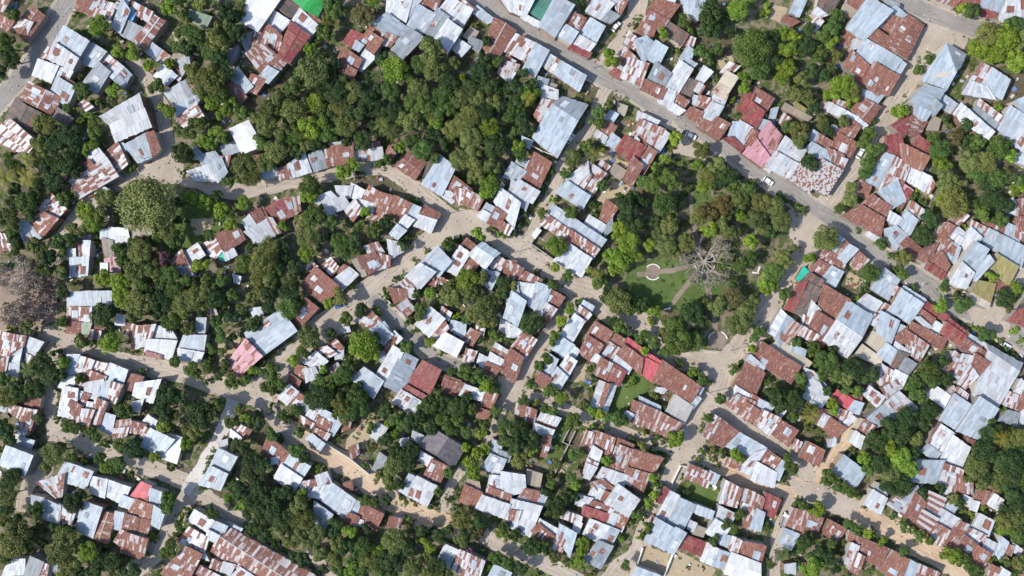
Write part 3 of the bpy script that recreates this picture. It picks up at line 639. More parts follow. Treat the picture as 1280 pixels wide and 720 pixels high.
t g 5,35,5; g 12,38,4; g 18,42,5; g 25,44,5; g 6,54,5; y 42,57,8; g 50,60,6; g 57,68,7; d 5,5,8; d 20,10,5; d 33,6,5; o 43,14,5; d 48,18,5; y 65,23,4; y 56,26,4; o 80,30,8; y 81,37,6; d 90,15,8; o 90,28,8; g 92,40,8; d 85,8,8; o 65,3,6; g 72,60,4; g 82,61,5; o 92,62,6; d 87,58,4; o 76,5,6; d 82,22,6; g 95,5,6; o 86,46,4; s 70,47,3; g 95,52,4; s 50,24,3; g 61,72,4; g 90,70,4; s 35,57,3; d 73,38,4
"""
RND = random.Random(7)
S = 0.3            # metres on the ground per photograph pixel
H = 256.0          # height of the drone above the ground
R = math.radians

def at(px, py, z=0.0):
    """a point of the photograph at height z, as a place in the world"""
    k = S * (H - z) / H
    return Vector(((px - 640.0) * k, (360.0 - py) * k, z))

sc = bpy.context.scene
col = sc.collection
w = bpy.data.worlds.new("World"); sc.world = w; w.use_nodes = True

# ------------------------------------------------------------------ light and camera
SUN_EL, SH_ANG = R(41), R(14)            # shadows fall to the right and a little up
sdir = Vector((math.cos(SH_ANG) * math.cos(SUN_EL), math.sin(SH_ANG) * math.cos(SUN_EL), -math.sin(SUN_EL)))
nt = w.node_tree
bg = nt.nodes['Background']; sky = nt.nodes.new('ShaderNodeTexSky')
sky.sky_type = 'NISHITA'; sky.sun_disc = False
sky.sun_elevation = SUN_EL; sky.sun_rotation = math.atan2(-sdir.x, -sdir.y) % (2 * math.pi)
bg.inputs['Strength'].default_value = 0.16
nt.links.new(sky.outputs[0], bg.inputs['Color'])
sl = bpy.data.lights.new('sun', 'SUN'); sl.energy = 4.2; sl.angle = R(0.5); sl.color = (1.0, 0.95, 0.87)
so = bpy.data.objects.new('sun', sl); col.objects.link(so)
so.rotation_euler = sdir.to_track_quat('-Z', 'Y').to_euler()
cd = bpy.data.cameras.new('camera'); cam = bpy.data.objects.new('camera', cd); col.objects.link(cam)
cam.location = (0, 0, H); cam.rotation_euler = (0, 0, 0)
cd.sensor_width = 36; cd.lens = 36 * H / (1280 * S); cd.clip_end = 5000
sc.camera = cam
sc.view_settings.view_transform = 'Standard'; sc.view_settings.look = 'None'
sc.view_settings.exposure = 0.46; sc.view_settings.gamma = 1

# ------------------------------------------------------------------ node helpers
class NT:
    def __init__(self, name):
        self.m = bpy.data.materials.new(name); self.m.use_nodes = True
        self.t = self.m.node_tree; self.bsdf = self.t.nodes['Principled BSDF']
        self.bsdf.inputs['Specular IOR Level'].default_value = 0.2
    def n(self, typ, **kw):
        x = self.t.nodes.new(typ)
        for k, v in kw.items():
            if k.startswith('_'): setattr(x, k[1:], v)
            else: x.inputs[k.replace('__', ' ')].default_value = v
        return x
    def l(self, a, b): self.t.links.new(a, b)
    def math(self, op, a, b=None, clamp=False):
        x = self.t.nodes.new('ShaderNodeMath'); x.operation = op; x.use_clamp = clamp
        for i, v in enumerate((a, b)):
            if v is None: continue
            if isinstance(v, (int, float)): x.inputs[i].default_value = v
            else: self.l(v, x.inputs[i])
        return x.outputs[0]
    def mix(self, f, a, b, blend='MIX'):
        x = self.t.nodes.new('ShaderNodeMix'); x.data_type = 'RGBA'; x.blend_type = blend
        for s, v in ((x.inputs[0], f), (x.inputs[6], a), (x.inputs[7], b)):
            if isinstance(v, (int, float)): s.default_value = v
            elif isinstance(v, tuple): s.default_value = (*v, 1)
            else: self.l(v, s)
        return x.outputs[2]
    def step(self, v, lo, hi):
        x = self.t.nodes.new('ShaderNodeMapRange'); x.interpolation_type = 'SMOOTHSTEP'
        self.l(v, x.inputs[0]); x.inputs[1].default_value = lo; x.inputs[2].default_value = hi
        return x.outputs[0]
    def noise(self, vec, scale, detail=3, rough=0.55):
        x = self.t.nodes.new('ShaderNodeTexNoise')
        x.inputs['Scale'].default_value = scale; x.inputs['Detail'].default_value = detail
        x.inputs['Roughness'].default_value = rough
        if vec is not None: self.l(vec, x.inputs['Vector'])
        return x.outputs['Fac']

def flat(name, c, rough=0.7, metal=0.0):
    q = NT(name); q.bsdf.inputs['Base Color'].default_value = (*c, 1)
    tc = q.n('ShaderNodeTexCoord'); f = q.noise(tc.outputs['Object'], 1.7)
    q.l(q.mix(f, tuple(x * 0.8 for x in c), tuple(min(1, x * 1.15) for x in c)), q.bsdf.inputs['Base Color'])
    q.bsdf.inputs['Roughness'].default_value = rough; q.bsdf.inputs['Metallic'].default_value = metal
    return q.m

def roof_material():
    q = NT('roof_sheet')
    A = lambda nm, t: q.n('ShaderNodeAttribute', _attribute_name=nm, _attribute_type=t)
    tint = A('tint', 'OBJECT').outputs['Color']; rust = A('rust', 'OBJECT').outputs['Fac']
    rcol = A('rust_tone', 'OBJECT').outputs['Fac']
    sh = A('sheet', 'GEOMETRY').outputs['Fac']
    uv = q.n('ShaderNodeUVMap', _uv_map='UVMap').outputs[0]
    mp = q.n('ShaderNodeMapping'); q.l(uv, mp.inputs['Vector']); mp.inputs['Scale'].default_value = (1.5, 0.42, 1)
    streak = q.noise(mp.outputs[0], 1.0, 4, 0.62)
    blotch = q.noise(uv, 0.45, 3, 0.6)
    fine = q.noise(uv, 2.2, 4, 0.7)
    # rust: whole sheets more or less rusted, streaks that run down the slope
    v = q.math('ADD', q.math('MULTIPLY', streak, 0.58), q.math('MULTIPLY', sh, 0.48))
    v = q.math('ADD', v, q.math('MULTIPLY', blotch, 0.34))
    v = q.math('ADD', v, q.math('MULTIPLY', fine, 0.14))
    thr = q.math('SUBTRACT', 1.19, q.math('MULTIPLY', rust, 0.84))
    d = q.math('SUBTRACT', v, thr)
    mask = q.step(d, -0.035, 0.05)
    halo = q.math('MULTIPLY', q.step(d, -0.22, 0.02), 0.30)
    w1 = q.n('ShaderNodeTexWhiteNoise', _noise_dimensions='1D'); q.l(q.math('MULTIPLY', sh, 91.7), w1.inputs['W'])
    wn = w1.outputs['Value']
    tone = q.math('ADD', 0.80, q.math('MULTIPLY', wn, 0.34))
    tone = q.math('ADD', tone, q.math('MULTIPLY', q.math('SUBTRACT', blotch, 0.5), 0.5))
    tone = q.math('ADD', tone, q.math('MULTIPLY', q.math('SUBTRACT', fine, 0.5), 0.18))
    cmb = q.n('ShaderNodeCombineColor')
    for i in range(3): q.l(tone, cmb.inputs[i])
    base = q.mix(1.0, tint, cmb.outputs[0], 'MULTIPLY')
    m2 = q.n('ShaderNodeMapping'); q.l(uv, m2.inputs['Vector']); m2.inputs['Scale'].default_value = (3.6, 0.42, 1); m2.inputs['Location'].default_value = (31, 7, 0)
    fleck = q.noise(m2.outputs[0], 1.0, 4, 0.7)
    dk = q.mix(q.step(fine, 0.32, 0.68), (0.085, 0.033, 0.031), (0.190, 0.084, 0.070))
    og = q.mix(q.step(fine, 0.32, 0.68), (0.14, 0.056, 0.040), (0.31, 0.145, 0.095))
    rr = q.mix(q.math('ADD', q.math('MULTIPLY', wn, 0.55), q.math('MULTIPLY', rcol, 0.7), True), dk, og)
    gr = q.noise(uv, 0.9, 4, 0.68)
    base = q.mix(q.math('MULTIPLY', q.step(gr, 0.50, 0.70), 0.42), base, (0.21, 0.185, 0.165))
    pale = q.mix(0.62, base, (0.42, 0.33, 0.30))
    rr = q.mix(q.math('MULTIPLY', q.step(fleck, 0.54, 0.66), 0.80), rr, pale)
    base = q.mix(halo, base, (0.34, 0.20, 0.155))
    c = q.mix(mask, base, rr)
    q.l(c, q.bsdf.inputs['Base Color'])
    q.l(q.math('ADD', 0.42, q.math('MULTIPLY', mask, 0.4)), q.bsdf.inputs['Roughness'])
    q.bsdf.inputs['Specular IOR Level'].default_value = 0.25
    wv = q.n('ShaderNodeTexWave', _wave_type='BANDS', _bands_direction='X'); q.l(uv, wv.inputs['Vector'])
    wv.inputs['Scale'].default_value = 1.3; wv.inputs['Distortion'].default_value = 0
    bp = q.n('ShaderNodeBump'); bp.inputs['Strength'].default_value = 0.35; bp.inputs['Distance'].default_value = 0.05
    q.l(q.math('ADD', wv.outputs['Fac'], q.math('MULTIPLY', blotch, 3.0)), bp.inputs['Height']); q.l(bp.outputs[0], q.bsdf.inputs['Normal'])
    return q.m

def leaf_material(kind):
    q = NT('foliage_' + kind.lower())
    t = q.n('ShaderNodeAttribute', _attribute_name='tint', _attribute_type=kind).outputs['Color']
    lv = q.n('ShaderNodeAttribute', _attribute_name='lv', _attribute_type='GEOMETRY').outputs['Fac']
    k = q.math('ADD', 0.55, q.math('MULTIPLY', lv, 0.9))
    cmb = q.n('ShaderNodeCombineColor')
    q.l(q.math('MULTIPLY', k, 1.0), cmb.inputs[0]); q.l(k, cmb.inputs[1]); q.l(q.math('MULTIPLY', k, 0.95), cmb.inputs[2])
    c = q.mix(1.0, t, cmb.outputs[0], 'MULTIPLY')
    q.l(c, q.bsdf.inputs['Base Color']); q.bsdf.inputs['Roughness'].default_value = 0.6
    tr = q.n('ShaderNodeBsdfTranslucent'); q.l(c, tr.inputs['Color'])
    mx = q.n('ShaderNodeMixShader'); mx.inputs[0].default_value = 0.24
    q.l(q.bsdf.outputs[0], mx.inputs[1]); q.l(tr.outputs[0], mx.inputs[2])
    q.l(mx.outputs[0], q.t.nodes['Material Output'].inputs['Surface'])
    return q.m

def ground_material():
    q = NT('yard_soil'); tc = q.n('ShaderNodeTexCoord').outputs['Object']
    n1 = q.noise(tc, 0.045, 4, 0.6); n2 = q.noise(tc, 0.35, 4, 0.65); n3 = q.noise(tc, 2.2, 3, 0.7)
    dirt = q.mix(n3, (0.14, 0.110, 0.078), (0.27, 0.222, 0.165))
    grass = q.mix(n3, (0.040, 0.060, 0.018), (0.095, 0.128, 0.038))
    leaf = q.mix(n2, (0.055, 0.040, 0.026), (0.13, 0.098, 0.07))
    c = q.mix(q.step(n2, 0.42, 0.56), dirt, grass)
    c = q.mix(q.math('MULTIPLY', q.step(n1, 0.52, 0.64), 0.75), c, leaf)
    q.l(c, q.bsdf.inputs['Base Color']); q.bsdf.inputs['Roughness'].default_value = 0.95
    bp = q.n('ShaderNodeBump'); bp.inputs['Strength'].default_value = 0.6; bp.inputs['Distance'].default_value = 0.25
    q.l(n3, bp.inputs['Height']); q.l(bp.outputs[0], q.bsdf.inputs['Normal'])
    return q.m

def lane_material(name, a, b, g, gl=0.60, rut=0.0):
    q = NT(name); tc = q.n('ShaderNodeTexCoord').outputs['Object']
    n1 = q.noise(tc, 0.09, 4, 0.6); n2 = q.noise(tc, 0.6, 4, 0.68); n3 = q.noise(tc, 3.5, 3, 0.75)
    c = q.mix(q.step(q.math('ADD', q.math('MULTIPLY', n1, 0.6), q.math('MULTIPLY', n2, 0.4)), 0.36, 0.64), a, b)
    c = q.mix(q.math('MULTIPLY', q.step(n2, gl, gl + 0.12), 0.7), c, g)
    c = q.mix(q.math('MULTIPLY', q.step(n3, 0.56, 0.74), 0.40), c, tuple(x * 0.62 for x in a))
    if rut:   # wheel ruts worn into the earth, broken up
        uv = q.n('ShaderNodeUVMap', _uv_map='UVMap').outputs[0]; sx = q.n('ShaderNodeSeparateXYZ'); q.l(uv, sx.inputs[0])
        mp = q.n('ShaderNodeMapping'); q.l(uv, mp.inputs['Vector']); mp.inputs['Scale'].default_value = (1.0, 0.07, 1)
        n4 = q.noise(mp.outputs[0], 1.6, 4, 0.65)
        c = q.mix(q.math('MULTIPLY', q.step(n4, 0.50, 0.62), rut), c, tuple(x * 1.18 for x in b))
        c = q.mix(q.math('MULTIPLY', q.step(n4, 0.48, 0.36), rut), c, tuple(x * 0.78 for x in a))
    q.l(c, q.bsdf.inputs['Base Color']); q.bsdf.inputs['Roughness'].default_value = 0.93
    bp = q.n('ShaderNodeBump'); bp.inputs['Strength'].default_value = 0.5; bp.inputs['Distance'].default_value = 0.12
    q.l(n3, bp.inputs['Height']); q.l(bp.outputs[0], q.bsdf.inputs['Normal'])
    return q.m

MAT_ROOF = roof_material(); MAT_LEAF = leaf_material('OBJECT'); MAT_LEAFG = leaf_material('GEOMETRY')
MAT_BARK = flat('bark', (0.10, 0.075, 0.055), 0.9); MAT_ASH = flat('ash_bark', (0.36, 0.315, 0.285), 0.9); MAT_PALE = flat('pale_bark', (0.235, 0.22, 0.20), 0.9)
MAT_WALLS = [flat('wall_' + n, c, 0.85) for n, c in (('plaster', (0.42, 0.38, 0.33)), ('concrete', (0.30, 0.29, 0.28)), ('weathered', (0.24, 0.22, 0.20)), ('adobe', (0.30, 0.235, 0.18)), ('dusty', (0.36, 0.34, 0.32)), ('brick', (0.20, 0.125, 0.10)))]
MAT_STONE = flat('whitewash', (0.66, 0.64, 0.60), 0.85); MAT_GREY = flat('grey_block', (0.34, 0.32, 0.30), 0.9)
MAT_DARK = flat('dark_rubber', (0.02, 0.02, 0.022), 0.6); MAT_GLASS = flat('car_glass', (0.03, 0.035, 0.04), 0.12)
MAT_WHITE = flat('white_paint', (0.78, 0.78, 0.77), 0.3); MAT_GREYP = flat('grey_paint', (0.25, 0.26, 0.27), 0.4); MAT_BLUEP = flat('blue_paint', (0.10, 0.22, 0.42), 0.35)

# ------------------------------------------------------------------ mesh helpers
def new_mesh(name, verts, faces, mat, uvs=None, fattr=None, smooth=False):
    me = bpy.data.meshes.new(name)
    me.from_pydata([tuple(v) for v in verts], [], faces)
    if uvs is not None:
        l = me.uv_layers.new(name='UVMap'); l.data.foreach_set('uv', np.asarray(uvs, 'f').ravel())
    for k, v in (fattr or {}).items():
        a = me.attributes.new(k, 'FLOAT', 'FACE'); a.data.foreach_set('value', np.asarray(v, 'f'))
    me.materials.append(mat)
    if smooth: me.polygons.foreach_set('use_smooth', [True] * len(me.polygons))
    me.update(); return me
def link(name, me, parent=None, loc=None):
    o = bpy.data.objects.new(name, me); col.objects.link(o)
    if parent is not None: o.parent = parent
    if loc is not None: o.location = loc
    return o
def obj(name, verts, faces, mat, parent=None, **kw): return link(name, new_mesh(name, verts, faces, mat, **kw), parent)
def empty(name, loc, rz=0.0):
    o = bpy.data.objects.new(name, None); col.objects.link(o); o.location = loc; o.rotation_euler.z = rz; o.empty_display_size = 0.5
    return o
def tag(o, label=None, cat=None, group=None, kind=None):
    for k, v in (('label', label), ('category', cat), ('group', group), ('kind', kind)):
        if v: o[k] = v
    return o
BOX = [(0, 3, 2, 1), (4, 5, 6, 7), (0, 1, 5, 4), (1, 2, 6, 5), (2, 3, 7, 6), (3, 0, 4, 7)]
def box(V, F, x0, y0, z0, x1, y1, z1, tx=0.0, ty=0.0):
    b = len(V)
    V += [(x0, y0, z0), (x1, y0, z0), (x1, y1, z0), (x0, y1, z0), (x0 + tx, y0 + ty, z1), (x1 - tx, y0 + ty, z1), (x1 - tx, y1 - ty, z1), (x0 + tx, y1 - ty, z1)]
    F += [tuple(b + i for i in f) for f in BOX]
def tube(V, F, p, q, r0, r1, n=6):
    p, q = Vector(p), Vector(q); d = (q - p).normalized()
    a = d.orthogonal().normalized(); c = d.cross(a); b = len(V)
    for pt, r in ((p, r0), (q, r1)):
        for i in range(n):
            t = 2 * math.pi * i / n; V.append(tuple(pt + a * (r * math.cos(t)) + c * (r * math.sin(t))))
    F += [(b + i, b + (i + 1) % n, b + n + (i + 1) % n, b + n + i) for i in range(n)]
    F.append(tuple(b + n + i for i in range(n)))

# ------------------------------------------------------------------ read the survey
houses, plants, cars = [], [], []
tx = ty = 0
for line in DATA.strip().splitlines():
    line = line.strip()
    if line[0] == '@':
        c, r = line[1:].split(','); tx, ty = int(c) * 160, int(r) * 120; continue
    P = lambda s: (tx + float(s.split(',')[0]) / 0.6, ty + float(s.split(',')[1]) / 0.6)
    if line[0] == 'h':
        tall = line[1] == '^'; secs = []
        for part in line[2 if tall else 1:].split(';'):
            f = part.split(); secs.append((f[0], [P(x) for x in f[1:5]]))
        houses.append((tall, secs))
    elif line[0] == 't':
        for part in line[1:].split(';'):
            k, v = part.split(); x, y, r = v.split(',')
            if float(r) > 0: plants.append((k, *P(x + ',' + y), float(r) / 0.6))
    elif line[0] in 'ck':
        f = line.split(); x, y, a = f[2].split(','); cars.append((line[0], f[1], *P(x + ',' + y), float(a)))

# ------------------------------------------------------------------ roads (photograph pixels, widths in pixels)
ROADS = [
 ('road', 22, [(560, -25), (605, 3), (630, 18), (660, 38), (690, 57), (740, 88), (765, 101), (792, 113), (833, 143), (867, 157), (900, 178), (925, 197), (960, 222), (1002, 252), (1027, 268), (1052, 281), (1077, 302), (1110, 327), (1130, 338), (1165, 358), (1190, 380), (1220, 392), (1253, 408), (1290, 434)]),
 ('road', 22, [(105, -30), (75, 17), (50, 65), (22, 100), (-15, 140)]),
 ('road', 20, [(1085, -22), (1137, 4), (1170, 19), (1220, 36), (1300, 34)]),
 ('lane', 20, [(1178, 30), (1160, 52), (1140, 92), (1118, 130), (1096, 170), (1077, 200), (1060, 215), (1044, 238), (1026, 264)]),
 ('lane', 18, [(800, -12), (795, 17), (780, 50), (762, 74), (752, 92)]),
 ('lane', 13, [(163, 72), (178, 92), (190, 113), (200, 128), (206, 160), (216, 195), (224, 214)]),
 ('lane', 15, [(64, 345), (67, 322), (83, 290), (104, 262), (130, 240), (170, 218), (200, 214), (227, 221), (285, 239), (320, 236), (353, 229), (403, 219), (467, 209), (488, 214), (513, 230), (540, 252), (572, 277)]),
 ('lane', 26, [(572, 277), (607, 283), (640, 305), (662, 326), (690, 342), (722, 358), (742, 368), (762, 388), (785, 402), (810, 410), (832, 432), (856, 448), (892, 455), (908, 458)]),
 ('lane', 12, [(650, 312), (663, 296), (675, 272), (688, 248), (695, 228), (704, 207), (723, 178), (737, 160), (750, 124), (762, 104)]),
 ('lane', 28, [(572, 277), (550, 293), (530, 315), (498, 341), (462, 366), (430, 393), (390, 420), (358, 450), (332, 478), (318, 496)]),
 ('lane', 20, [(-20, 416), (30, 422), (52, 420), (100, 437), (125, 447), (160, 455), (218, 464), (260, 477), (300, 490), (328, 500), (350, 527), (364, 545), (385, 556)]),
 ('track', 22, [(364, 545), (412, 569), (446, 588), (464, 606), (488, 625), (520, 643), (555, 656), (575, 660)]),
 ('lane', 14, [(62, 425), (64, 450), (63, 480), (63, 512), (72, 538), (78, 548)]),
 ('lane', 17, [(72, 535), (100, 550), (126, 564), (150, 570), (170, 580), (210, 593), (243, 609), (262, 625), (285, 642), (304, 654)]),
 ('lane', 14, [(76, 545), (66, 565), (54, 590), (34, 608), (28, 640)]),
 ('concrete', 16, [(292, 500), (274, 547), (254, 580), (240, 602), (230, 615)]),
 ('lane', 18, [(243, 609), (228, 632), (214, 660), (196, 690), (178, 706), (160, 722)]),
 ('lane', 14, [(384, 688), (400, 702), (425, 722)]),
 ('road', 15, [(464, 372), (480, 388), (504, 410), (527, 432), (553, 452), (578, 459), (604, 468)]),
 ('lane', 16, [(735, 372), (707, 390), (687, 418), (672, 443), (654, 468), (640, 487), (628, 510)]),
 ('lane', 13, [(640, 490), (672, 497), (702, 510), (732, 523), (757, 533), (785, 543), (818, 554), (852, 564)]),
 ('lane', 10, [(628, 505), (621, 528), (611, 550), (594, 572), (575, 590), (562, 610), (556, 640)]),
 ('lane', 28, [(1018, 264), (1012, 298), (1000, 332), (984, 356), (962, 384), (944, 410), (926, 438), (908, 460), (896, 492), (872, 516), (866, 540), (863, 564)]),
 ('lane', 20, [(863, 560), (845, 588), (824, 628), (806, 668), (798, 692), (778, 708), (760, 730)]),
 ('lane', 16, [(885, 507), (902, 513), (925, 532), (952, 550), (977, 559), (1000, 578), (1012, 600)]),
 ('track', 14, [(866, 562), (882, 572), (900, 583), (925, 597), (952, 609), (985, 612)]),
 ('track', 22, [(952, 609), (993, 609), (1035, 624), (1068, 637), (1102, 658), (1122, 664), (1148, 683), (1187, 703), (1225, 728)]),
 ('track', 15, [(1008, 604), (1034, 582), (1052, 556), (1070, 532), (1080, 520)]),
 ('lane', 13, [(990, 622), (980, 648), (971, 680), (966, 725)]),
 ('lane', 17, [(1240, 400), (1252, 380), (1266, 356), (1288, 330)]),
 ('lane', 16, [(604, 668), (622, 680), (642, 688), (682, 704), (707, 718), (725, 728)]),
 ('walk', 6, [(876, 330), (850, 336), (818, 341), (796, 343)]),
 ('walk', 6, [(876, 335), (862, 352), (842, 378), (836, 388)]),
 ('walk', 6, [(882, 340), (885, 362), (892, 395), (897, 424)]),
 ('walk', 5, [(880, 318), (872, 300), (865, 270), (863, 240), (858, 226)]),
]
PAVED_SHOULDER = 8
def smooth_line(pts, step=5.0):
    out = []
    P = [pts[0]] + list(pts) + [pts[-1]]
    for i in range(1, len(P) - 2):
        a, b, c, d = (np.array(P[i + k], float) for k in (-1, 0, 1, 2))
        n = max(2, int(np.linalg.norm(c - b) / step))
        for k in range(n):
            t = k / n
            out.append(0.5 * ((2 * b) + (c - a) * t + (2 * a - 5 * b + 4 * c - d) * t * t + (3 * b - a - 3 * c + d) * t ** 3))
    out.append(np.array(pts[-1], float)); return out
LINES = [(k, wd * (1.28 if k in ('lane', 'track') else 1.0), smooth_line(p)) for k, wd, p in ROADS]
RP = np.concatenate([np.array([(*p, wd * 0.5) for p in L]) for _, wd, L in LINES])
def on_road(px, py, pad=0.0):
    d = np.hypot(RP[:, 0] - px, RP[:, 1] - py) - RP[:, 2]
    return float(d.min()) < pad
def ribbon(name, L, wd, mat, z, rag, kind='structure', seed=0):
    V, F = [], []; n = len(L); rr = random.Random(seed)
    off = rr.uniform(0, 100)
    for i, p in enumerate(L):
        d = L[min(i + 1, n - 1)] - L[max(i - 1, 0)]; d = d / (np.linalg.norm(d) + 1e-9); nn = np.array((-d[1], d[0]))
        row = []
        for s in (-1, 1):
            j = mnoise.noise((i * 0.33 + off, s * 7.0, 0)) * rag + rr.uniform(-0.25, 0.25) * rag
            q = p + nn * s * (wd * 0.5 + j); row.append(at(q[0], q[1], z))
        V += row
    for i in range(n - 1): F.append((2 * i, 2 * i + 1, 2 * i + 3, 2 * i + 2))
    if (Vector(V[1]) - Vector(V[0])).cross(Vector(V[2]) - Vector(V[0])).z < 0: F = [f[::-1] for f in F]
    arc = [0.0]
    for i in range(1, n): arc.append(arc[-1] + float(np.linalg.norm(L[i] - L[i - 1])) * S)
    uv1 = [((-1, 1)[k % 2] * wd * S * 0.5, arc[k // 2]) for k in range(2 * n)]
    o = obj(name, V, F, mat, uvs=[uv1[k] for f in F for k in f]); tag(o, kind=kind); return o
def sheet(name, pts, mat, z, label=None):
    """a ragged patch of ground cover"""
    P = [np.array(p, float) for p in pts]; L = []
    for i in range(len(P)):
        a, b = P[i], P[(i + 1) % len(P)]; n = max(2, int(np.linalg.norm(b - a) / 3))
        for k in range(n): L.append(a + (b - a) * k / n + np.array((RND.uniform(-1, 1), RND.uniform(-1, 1))))
    V = [at(p[0], p[1], z) for p in L]
    ar = sum(V[i].x * V[(i + 1) % len(V)].y - V[(i + 1) % len(V)].x * V[i].y for i in range(len(V)))
    f = list(range(len(V))); f = f if ar > 0 else f[::-1]
    return tag(obj(name, V, [tuple(f)], mat), kind='structure')

gnd = obj('ground', [(-900, -700, 0), (900, -700, 0), (900, 700, 0), (-900, 700, 0)], [(0, 1, 2, 3)], ground_material()); tag(gnd, kind='structure')
M_ASPH = lane_material('asphalt', (0.218, 0.202, 0.186), (0.280, 0.258, 0.235), (0.34, 0.30, 0.255), 0.62, 0.45)
M_LANE = lane_material('pale_dirt', (0.325, 0.272, 0.218), (0.415, 0.356, 0.294), (0.21, 0.175, 0.135), 0.58)
M_RUT = lane_material('rutted_dirt', (0.325, 0.272, 0.218), (0.415, 0.356, 0.294), (0.21, 0.175, 0.135), 0.58, 0.55)
M_TRACK = lane_material('sandy_dirt', (0.40, 0.290, 0.200), (0.50, 0.382, 0.275), (0.25, 0.18, 0.12), 0.60, 0.5)
M_CONC = lane_material('worn_concrete', (0.44, 0.41, 0.375), (0.54, 0.505, 0.465), (0.30, 0.27, 0.24), 0.64)
M_LAWN = lane_material('lawn_grass', (0.060, 0.095, 0.024), (0.105, 0.150, 0.045), (0.15, 0.14, 0.06), 0.66)
M_STRAW = lane_material('dry_yard', (0.32, 0.255, 0.165), (0.40, 0.325, 0.22), (0.26, 0.21, 0.12), 0.60)
M_LITTER = lane_material('leaf_litter', (0.20, 0.145, 0.115), (0.30, 0.225, 0.185), (0.10, 0.075, 0.055), 0.56)
M_WALK = lane_material('park_walk', (0.17, 0.132, 0.108), (0.26, 0.21, 0.175), (0.10, 0.10, 0.05), 0.60)
MM = {'road': M_ASPH, 'lane': M_RUT, 'track': M_TRACK, 'concrete': M_CONC, 'walk': M_WALK}
z = 0.008
for i, (k, wd, L) in enumerate(LINES):
    if k == 'road': ribbon('verge', L, wd + PAVED_SHOULDER, M_LANE, z, 3.0, seed=i + 300); z += 0.0015
def lay(kk):
    global z
    for i, (k, wd, L) in enumerate(LINES):
        if k == kk:
            ribbon({'road': 'road', 'lane': 'dirt_road', 'track': 'sandy_track', 'concrete': 'path', 'walk': 'path'}[k], L, wd, MM[k], z, {'road': 0.7, 'lane': 2.6, 'track': 3.0, 'concrete': 1.6, 'walk': 1.4}[k], seed=i); z += 0.0015
for kk in ('track', 'lane', 'road'): lay(kk)
for pts in ([(1120, 70), (1150, 40), (1178, 34), (1212, 44), (1206, 62), (1180, 60), (1150, 95), (1130, 100)], [(985, 262), (1003, 258), (1035, 282), (1020, 305), (1012, 330), (990, 330)], [(60, 405), (85, 405), (105, 428), (60, 432)], [(55, 525), (80, 520), (90, 545), (62, 560)], [(985, 600), (1040, 605), (1080, 630), (1060, 650), (1000, 625)], [(560, 262), (600, 275), (590, 295), (552, 300)], [(195, 190), (215, 188), (250, 232), (180, 228)], [(840, 150), (866, 178), (884, 200), (842, 192)], [(622, 470), (655, 470), (672, 505), (625, 515)], [(908, 440), (925, 432), (915, 468), (890, 480), (875, 450)], [(840, 560), (875, 545), (890, 580), (845, 600), (828, 610)], [(1210, 385), (1262, 385), (1262, 425), (1215, 405)]):
    sheet('dirt_clearing', pts, M_LANE, z); z += 0.0015
for pts in ([(785, 335), (830, 322), (870, 330), (908, 352), (902, 378), (850, 388), (800, 384), (778, 362)], [(864, 238), (888, 238), (888, 264), (866, 266)], [(848, 612), (872, 597), (901, 608), (899, 634), (872, 638), (857, 628)], [(760, 500), (772, 476), (798, 464), (816, 474), (796, 516), (762, 518)], [(700, 530), (712, 534), (702, 566), (688, 592), (684, 574)], [(1133, 490), (1150, 480), (1162, 490), (1150, 505), (1138, 500)], [(198, 268), (232, 250), (272, 246), (292, 268), (276, 296), (252, 318), (222, 332), (204, 316)], [(118, 300), (126, 298), (130, 330), (120, 334)], [(966, 240), (975, 242), (1006, 262), (1004, 268)]):
    sheet('lawn', pts, M_LAWN, z); z += 0.0015
for pts in ([(434, 548), (452, 530), (466, 516), (470, 532), (456, 560), (432, 562)], [(803, 682), (838, 692), (829, 718), (794, 706)], [(846, 688), (896, 712), (880, 738), (831, 720)], [(712, 184), (742, 188), (790, 205), (780, 222), (720, 210)], [(236, 274), (268, 272), (262, 290), (245, 296)], [(255, 45), (252, 65), (222, 60), (215, 40)], [(1055, 335), (1080, 350), (1070, 362), (1056, 352)], [(270, 420), (300, 415), (300, 440), (275, 452)], [(720, 458), (736, 452), (730, 476), (712, 478)], [(895, 75), (915, 68), (918, 82), (902, 88)], [(762, 225), (790, 232), (770, 262), (745, 250)], [(395, 320), (425, 322), (425, 338), (400, 336)], [(965, 5), (985, 10), (978, 30), (962, 22)]):
    sheet('bare_yard', pts, M_STRAW, z); z += 0.0015

sheet('leaf_litter', [(-10, 335), (40, 338), (78, 330), (86, 360), (82, 392), (48, 412), (-10, 412)], M_LITTER, z); z += 0.0015
lay('concrete'); lay('walk')
